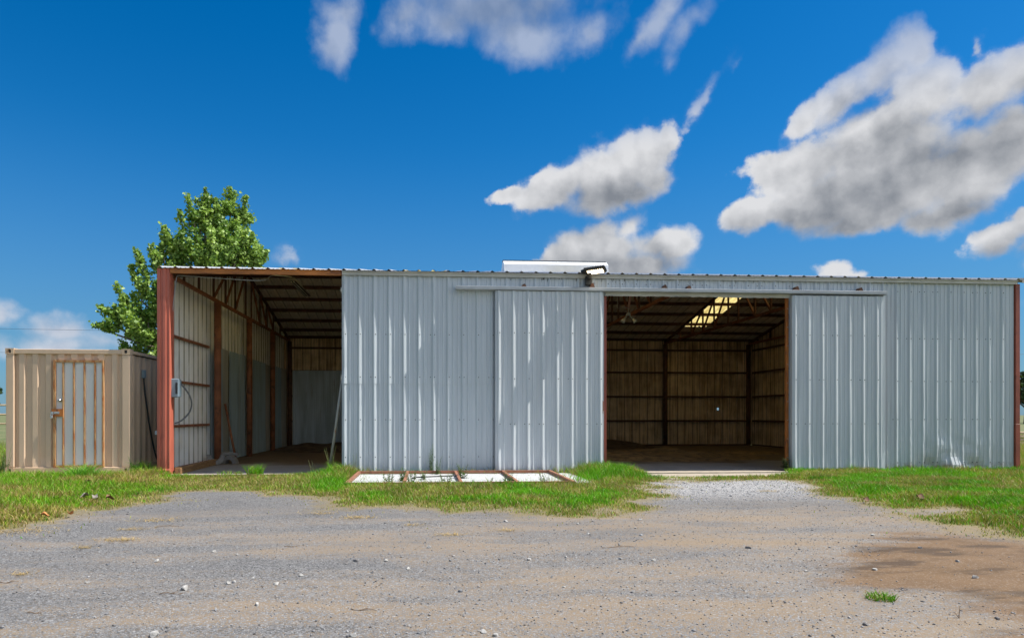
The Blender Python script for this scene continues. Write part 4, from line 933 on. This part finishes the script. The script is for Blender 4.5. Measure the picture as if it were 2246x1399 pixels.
TS = [(-2.67, 9.5, 7.6, -2.7, 9.4, 8.66), (-2.83, 9.4, 7.26, -2.92, 9.3, 8.06), (-3.24, 9.2, 6.89, -3.38, 9.1, 7.5), (-3.85, 8.8, 5.88, -4.08, 8.7, 6.58), (-3.53, 9, 6.08, -3.74, 8.9, 6.79), (-4.34, 8.4, 4.46, -4.54, 8.3, 5.37), (-4.61, 8.3, 4.44, -5.01, 8.2, 4.58), (-4.57, 8.2, 4.06, -5.1, 8.1, 4.04), (-2.23, 9.9, 8.04, -2.23, 9.8, 8.99), (-1.45, 10.2, 8.3, -1.46, 10.1, 9.14), (-1.07, 10.4, 8.21, -0.99, 10.3, 8.93), (-0.91, 10.4, 7.15, -0.74, 10.3, 7.65), (-0.67, 10.4, 6.67, -0.23, 10.3, 7.0), (-3.96, 8.8, 5.42, -4.23, 8.7, 6.05), (-4.17, 8.6, 4.49, -4.4, 8.5, 5.05), (-1.83, 10, 8.08, -1.92, 9.9, 8.71), (-0.62, 10.2, 6.38, -0.34, 10.1, 6.22), (-3.71, 8.9, 5.6, -3.98, 8.8, 6.41)]
make_tree(-2.2, 9.6, TL, 2.6, 'tall leafy cottonwood tree rising behind the container and barn corner', 'cottonwood_tree', 1.9, .115, spikes=TS, seed=3)
# far trees left and right, each its own crown
def far_tree(x, y, h, seed, lab, dark=0):
    rg = random.Random(seed); L = []
    for k in range(9):
        a = rg.uniform(0, 6.283); q = rg.uniform(.1,.42)*h; L.append((x+q*math.cos(a), y+q*math.sin(a)*.6, h*rg.uniform(.35,.85), h*rg.uniform(.13,.22)))
    make_tree(x, y, L, h*.3, lab, 'far_tree', .22, .42, ((.025,.05,.02),(.06,.10,.035)), .25, seed)
for i, (x, y, h, lab) in enumerate([(-52,76,6.0,'dark distant tree at the left horizon beside the container'),(-62,80,6.6,'round distant tree farther left on the horizon'),(-45,82,5.4,'low distant tree behind the container'),(87.6,72,6.8,'dark distant tree just right of the barn'),(95,76,7.6,'larger distant tree at the right horizon'),(101,84,6.0,'paler distant tree at the far right horizon'),(-74,84,6.2,'dark distant tree outermost on the left horizon'),(113,74,6.4,'dark distant tree outermost on the right horizon')]):
    far_tree(x, y, h, 50+i, lab)
# left pipe fence
fe = empty('pipe_fence', (-10, 16, -.03)); tag(fe, 'tan rail fence across the field left of the container', 'fence')
for z in (.85, 1.25, 1.65):
    mb = MB(); mb.tube([(-9,0,z),(0,.1,z+.02),(5.5,.0,z)], .045, 6); mb.build('rail', M['board'], fe)
for x in (-8.6,-5.2,-1.8,1.6,5.0):
    mb = MB(); mb.tube([(x,0,0),(x,0,1.75)], .055, 7); mb.build('post', M['board'], fe)
# boards stacked right of the barn
bsk = empty('board_stack', (26.35, 9.0, -.03)); tag(bsk, 'low stack of weathered boards in tall grass right of the barn', 'lumber')
rg = random.Random(9)
for k in range(5):
    mb = MB(); o_ = rg.uniform(-.1,.1); mb.box(.2+o_, 4.6+o_, rg.uniform(0,.06), .5+rg.uniform(0,.1), .05+k*.125, .05+k*.125+.075, bev=.008); mb.build('board', M['board'], bsk)
    for xx in (.6, 2.3, 4.1):
        mb = MB(); mb.box(xx, xx+.09, .08, .42, .05+k*.125-.05, .05+k*.125); mb.build('spacer', M['wood'], bsk)
# power lines
def wire(p, q, sag, lab, r=.02):
    mb = MB(); pts = [(p[0]+(q[0]-p[0])*t, p[1]+(q[1]-p[1])*t, p[2]+(q[2]-p[2])*t-4*sag*t*(1-t)) for t in lin(0, 1, 25)]
    mb.tube(pts, r, 5); tag(mb.build('power_line', M['wire']), lab, 'power line')
wire((-75,60,11.2),(4,60,10.4),.5,'upper thin power line crossing the sky left of the tree', .014)
wire((-75,60,8.6),(4,60,8.0),.5,'lower thin power line just above the container', .012)
wire((44,48,6.0),(120,46,13.0),.9,'thin power line in the sky right of the barn', .016)

# ------------------------------------------------------------------ sky, sun, camera
SUN = Vector((.5, -.066, .866)).normalized()
world = bpy.data.worlds.new('World'); scene.world = world; world.use_nodes = True
wt = world.node_tree; N = NT(wt); bg = wt.nodes['Background']
sky = N.n.new('ShaderNodeTexSky'); sky.sky_type = 'NISHITA'; sky.sun_disc = False
sky.sun_elevation = math.asin(SUN.z); sky.sun_rotation = math.atan2(SUN.x, SUN.y); sky.air_density = 1.0; sky.dust_density = .35; sky.ozone_density = 3.0; sky.altitude = 300
hs = N.n.new('ShaderNodeHueSaturation'); hs.inputs['Saturation'].default_value = 1.45; hs.inputs['Hue'].default_value = .5; N.l.new(sky.outputs[0], hs.inputs['Color'])
SKYMUL = .1
D_ = N.n.new('ShaderNodeTexCoord').outputs['Generated']
dx, dy, dz = N.sep(D_)
az = N.math('ARCTAN2', dx, dy); el = N.math('ARCSINE', N.math('MINIMUM', N.math('MAXIMUM', dz, -1), 1))
cmb = N.n.new('ShaderNodeCombineXYZ'); N.l.new(az, cmb.inputs[0]); N.l.new(el, cmb.inputs[1]); P0 = cmb.outputs[0]
CLOUDS = [(-0.1324, 0.5108, 0.0345, 0.0439, -8, 1), (-0.1258, 0.5391, 0.0399, 0.0244, 0, 0.9), (0.1014, 0.5521, 0.1686, 0.0458, 0, 1), (-0.0354, 0.535, 0.0422, 0.0322, 20, 0.85), (0.156, 0.5204, 0.1008, 0.0426, 0, 1), (0.0328, 0.5269, 0.0617, 0.0302, 0, 0.8), (0.2435, 0.5154, 0.0396, 0.0252, 20, 0.7), (0.3475, 0.525, 0.0742, 0.0219, 35, 0.7), (0.3155, 0.5062, 0.0383, 0.0141, 40, 0.6), (0.3789, 0.5061, 0.0549, 0.0198, 30, 0.55), (0.3538, 0.4788, 0.025, 0.0205, 60, 0.4), (0.4126, 0.4302, 0.0477, 0.0127, 40, 0.34), (0.4468, 0.4452, 0.0211, 0.0062, 45, 0.22), (0.3155, 0.3587, 0.0602, 0.0447, 0, 1), (0.2732, 0.3383, 0.09, 0.0441, 8, 1), (0.1966, 0.3302, 0.0865, 0.0289, 18, 1), (0.1287, 0.3199, 0.0422, 0.0159, 10, 0.85), (0.3551, 0.3809, 0.0225, 0.0213, 30, 0.9), (0.2831, 0.3105, 0.0833, 0.0253, 0, 0.85), (0.3411, 0.3242, 0.0377, 0.0264, 0, 0.8), (0.2634, 0.2402, 0.0778, 0.0389, 0, 1), (0.2101, 0.2314, 0.0599, 0.0268, 10, 1), (0.3475, 0.2386, 0.056, 0.0247, 0, 1), (0.3026, 0.2663, 0.0258, 0.0185, 40, 0.6), (0.3726, 0.2369, 0.0309, 0.0185, 0, 0.9), (0.173, 0.224, 0.0304, 0.0142, 0, 0.8), (0.2765, 0.2109, 0.1209, 0.0255, 0, 1), (0.5647, 0.1889, 0.0199, 0.0162, 0, 0.95), (0.5794, 0.1827, 0.0257, 0.0092, 0, 0.8), (0.647, 0.4275, 0.0236, 0.0304, 10, 1), (0.6176, 0.4078, 0.046, 0.0292, 45, 1), (0.5476, 0.3865, 0.0499, 0.0156, 32, 0.95), (0.5794, 0.3933, 0.0457, 0.0252, 35, 1), (0.6683, 0.3815, 0.0496, 0.0384, 0, 1), (0.7222, 0.3729, 0.0577, 0.0395, 15, 1), (0.7599, 0.3811, 0.0355, 0.0314, 20, 1), (0.7157, 0.4142, 0.0108, 0.0159, 0, 0.5), (0.6201, 0.3416, 0.0711, 0.0458, 25, 1), (0.5422, 0.3286, 0.0629, 0.0377, 20, 1), (0.4921, 0.3193, 0.0473, 0.0334, 0, 1), (0.4749, 0.2697, 0.0536, 0.0244, 10, 0.95), (0.5422, 0.2787, 0.078, 0.039, 0, 1), (0.6349, 0.2916, 0.0959, 0.0573, 10, 1), (0.7091, 0.288, 0.0628, 0.0595, 0, 1), (0.6051, 0.2531, 0.0862, 0.0247, 5, 0.95), (0.7002, 0.2486, 0.0473, 0.0258, 10, 0.9), (0.7558, 0.3121, 0.0357, 0.0518, 0, 1), (0.6776, 0.242, 0.0403, 0.0211, 0, 0.8), (0.7413, 0.2107, 0.0346, 0.0214, 28, 0.95), (0.7599, 0.2228, 0.0239, 0.02, 20, 0.95), (-0.5429, 0.1252, 0.0272, 0.0231, 0, 1), (-0.4806, 0.1091, 0.0515, 0.0231, 0, 0.95), (-0.4905, 0.0877, 0.0828, 0.0207, 0, 0.9), (-0.5406, 0.0837, 0.0235, 0.0134, 0, 0.6), (-0.21, 0.2187, 0.0255, 0.0088, 25, 0.12), (-0.4291, 0.0986, 0.0378, 0.0179, 0, 0.5), (0.7838, 0.1986, 0.0304, 0.0589, 0, 0.6)]
DARKS = [(0.1082, 0.5471, 0.1486, 0.027, 0, 1), (0.27, 0.296, 0.1213, 0.0376, 8, 1.1), (0.3348, 0.3128, 0.0379, 0.0355, 0, 0.5), (0.2765, 0.2044, 0.1392, 0.0307, 0, 0.9), (0.6251, 0.3354, 0.0796, 0.0232, 18, 0.8), (0.6867, 0.3077, 0.0812, 0.045, 15, 0.9), (0.6051, 0.2751, 0.0952, 0.0324, 5, 0.8), (0.7517, 0.3131, 0.036, 0.0427, 0, 1), (0.5529, 0.2518, 0.1153, 0.0271, 3, 1), (0.6912, 0.2397, 0.0727, 0.0235, 8, 0.8), (0.5846, 0.3743, 0.0355, 0.0144, 30, 0.7), (0.7434, 0.1898, 0.0481, 0.0206, 15, 0.8), (0.4633, 0.2533, 0.0345, 0.0177, 0, 0.5)]
def ell(N, vec, spec):
    a, e, ra, re, rot, w = spec
    v = N.vmath('SUBTRACT', vec, (a, e, 0))
    if rot:
        r = N.n.new('ShaderNodeVectorRotate'); r.rotation_type = 'Z_AXIS'; r.inputs['Angle'].default_value = R(-rot); N.set(r.inputs['Vector'], v); v = r.outputs[0]
    v = N.vmath('MULTIPLY', v, (1/ra, 1/re, 0))
    return N.math('MULTIPLY', N.math('SUBTRACT', 1.0, N.vmath('LENGTH', v)), w)
def puffs(N, vec, sc, detail=2, rough=.5):
    n = N.n.new('ShaderNodeTexVoronoi'); n.feature = 'SMOOTH_F1'; n.voronoi_dimensions = '2D'; n.inputs['Scale'].default_value = sc; n.inputs['Detail'].default_value = detail; n.inputs['Roughness'].default_value = rough; n.inputs['Smoothness'].default_value = .35
    N.set(n.inputs['Vector'], vec); return N.math('SUBTRACT', .55, n.outputs['Distance'])
# rough cloud bodies (warped ellipses joined smoothly), evaluated once
wp = N.vmath('SUBTRACT', N.noise(P0, 8, 3, .5, color=True), (.5,.5,.5)); wp2 = N.vmath('SUBTRACT', N.noise(P0, 30, 5, .6, color=True), (.5,.5,.5))
V1 = N.vmath('ADD', P0, N.vmath('ADD', N.scale(wp, (.055,.045,0)), N.scale(wp2, (.030,.024,0))))
d = None
for s in CLOUDS:
    q = ell(N, V1, s); d = q if d is None else N.math('SMOOTH_MAX', d, q, .30)
ax, ae, _ = N.sep(P0)
out = N.math('MAXIMUM', N.ss(N.math('ABSOLUTE', ax), .95, 1.3), N.ss(ae, .62, .78))
fb = N.noise(N.scale(V1, (1,1.6,1)), 2.4, 5, .55); gen = N.math('ADD', N.math('MULTIPLY', N.math('SUBTRACT', fb, .50), 6.0), N.math('MULTIPLY', N.math('SUBTRACT', out, 1.0), 3.0))
d = N.math('MAXIMUM', d, gen)
# cauliflower detail, twice: here and a little towards the sun, whose difference shades the puffs
grp = bpy.data.node_groups.new('cloud_puffs', 'ShaderNodeTree')
grp.interface.new_socket('Vector', in_out='INPUT', socket_type='NodeSocketVector'); grp.interface.new_socket('Height', in_out='OUTPUT', socket_type='NodeSocketFloat')
G = NT(grp); gi = G.n.new('NodeGroupInput'); go = G.n.new('NodeGroupOutput'); V0 = gi.outputs[0]
gw = G.vmath('ADD', V0, G.scale(G.vmath('SUBTRACT', G.noise(V0, 40, 4, .6, color=True), (.5,.5,.5)), (.016,.014,0)))
h = G.math('ADD', G.math('MULTIPLY', puffs(G, gw, 13, 2.5, .55), .55), G.math('MULTIPLY', G.math('SUBTRACT', G.noise(gw, 22, 8, .62), .5), .75))
G.l.new(h, go.inputs[0])
def puff(v):
    n = N.n.new('ShaderNodeGroup'); n.node_tree = grp; N.set(n.inputs[0], v); return n.outputs[0]
h0 = puff(P0); h1 = puff(N.vmath('ADD', P0, (.010,.018,0)))
den = N.math('ADD', N.math('ADD', d, .17), N.math('MULTIPLY', h0, .74))
# soft undersides: fade where the body is below its own middle
dk = None
VD = N.vmath('ADD', P0, N.scale(N.vmath('SUBTRACT', N.noise(P0, 9, 5, .55, color=True), (.5,.5,.5)), (.10,.07,0)))
for s in DARKS:
    q = ell(N, VD, s); dk = q if dk is None else N.math('SMOOTH_MAX', dk, q, .3)
hi = N.ss(el, .36, .47)                                     # the high clouds overhead are thin, seen from below
left = N.ss(az, -.16, -.24)
soft = N.math('MAXIMUM', hi, left)
wisp_ = N.math('MAXIMUM', N.ss(N.noise(P0, 6, 3), .45, .65), N.ss(dk, -.45, .35, 0, .8)); crisp = N.math('ADD', N.math('MULTIPLY', N.ss(den, .08, .34), N.math('SUBTRACT', 1.0, wisp_)), N.math('MULTIPLY', N.ss(den, -.05, .58), wisp_)); feath = N.ss(den, -.05, .85)
alpha = N.math('ADD', N.math('MULTIPLY', crisp, N.math('SUBTRACT', 1.0, soft)), N.math('MULTIPLY', feath, soft))
lit = N.math('ADD', .90, N.math('MULTIPLY', N.math('SUBTRACT', h0, h1), .75))
lit = N.math('SUBTRACT', lit, N.math('MULTIPLY', N.ss(dk, -.6, .7), .72))
lit = N.math('ADD', lit, N.math('MULTIPLY', N.math('SUBTRACT', N.noise(P0, 12, 5, .55), .5), .30))
lit = N.math('ADD', lit, N.math('MULTIPLY', N.ss(den, .9, .1), .12), clamp=True)
cb = N.mix(soft, (.485,.49,.505), N.mix(left, (.275,.325,.43), (.42,.44,.49))); cdk = N.mix(soft, (.15,.165,.19), (.13,.18,.28))
cc = N.mix(lit, cdk, cb)
behind = N.ss(N.math('ABSOLUTE', az), 1.0, 1.5); cc = N.mix(behind, cc, (.85,.83,.80)); cc = N.mix(N.ss(az, .95, 1.35), cc, (1.7,1.64,1.55))        # unseen clouds added as fill light, brightest on the sun's side
skyc = N.vmath('SCALE', N.vmath('MULTIPLY', N.mix(N.ss(el, .40, -.02), hs.outputs[0], N.mix(.75, hs.outputs[0], (1.15,1.75,3.35))), (.62,.94,.98)), sc=.88)
final = N.mix(N.math('MULTIPLY', alpha, N.math('SUBTRACT', 1.0, N.math('MULTIPLY', soft, .12))), skyc, N.vmath('SCALE', cc, sc=1/SKYMUL))
N.l.new(final, bg.inputs['Color']); bg.inputs['Strength'].default_value = SKYMUL
world.cycles.sampling_method = 'MANUAL'; world.cycles.sample_map_resolution = 512

sl_ = bpy.data.lights.new('sun', 'SUN'); sl_.energy = 4.9; sl_.angle = R(.53); sl_.color = (1.0,.955,.88)
so_ = bpy.data.objects.new('sun', sl_); COL.objects.link(so_); so_.rotation_euler = SUN.to_track_quat('Z', 'Y').to_euler(); so_.location = (20,-10,30)
cam = bpy.data.cameras.new('camera'); co = bpy.data.objects.new('camera', cam); COL.objects.link(co); scene.camera = co
cam.sensor_fit = 'HORIZONTAL'; cam.sensor_width = 36; cam.lens = 1458.68/2246*36; cam.shift_x = (1123-1031.04)/2246; cam.shift_y = (909.15-699.5)/2246
cam.clip_start = .05; cam.clip_end = 4000
co.location = CAM; co.rotation_euler = (R(90), 0, -YAW)
scene.view_settings.view_transform = 'Standard'; scene.view_settings.look = 'None'; scene.view_settings.exposure = 0.6; scene.view_settings.gamma = 1
scene.render.engine = 'CYCLES'
try:
    scene.cycles.use_denoising = True; scene.cycles.max_bounces = 10; scene.cycles.diffuse_bounces = 6; scene.cycles.transparent_max_bounces = 8
    scene.cycles.sample_clamp_indirect = 8
except Exception: pass
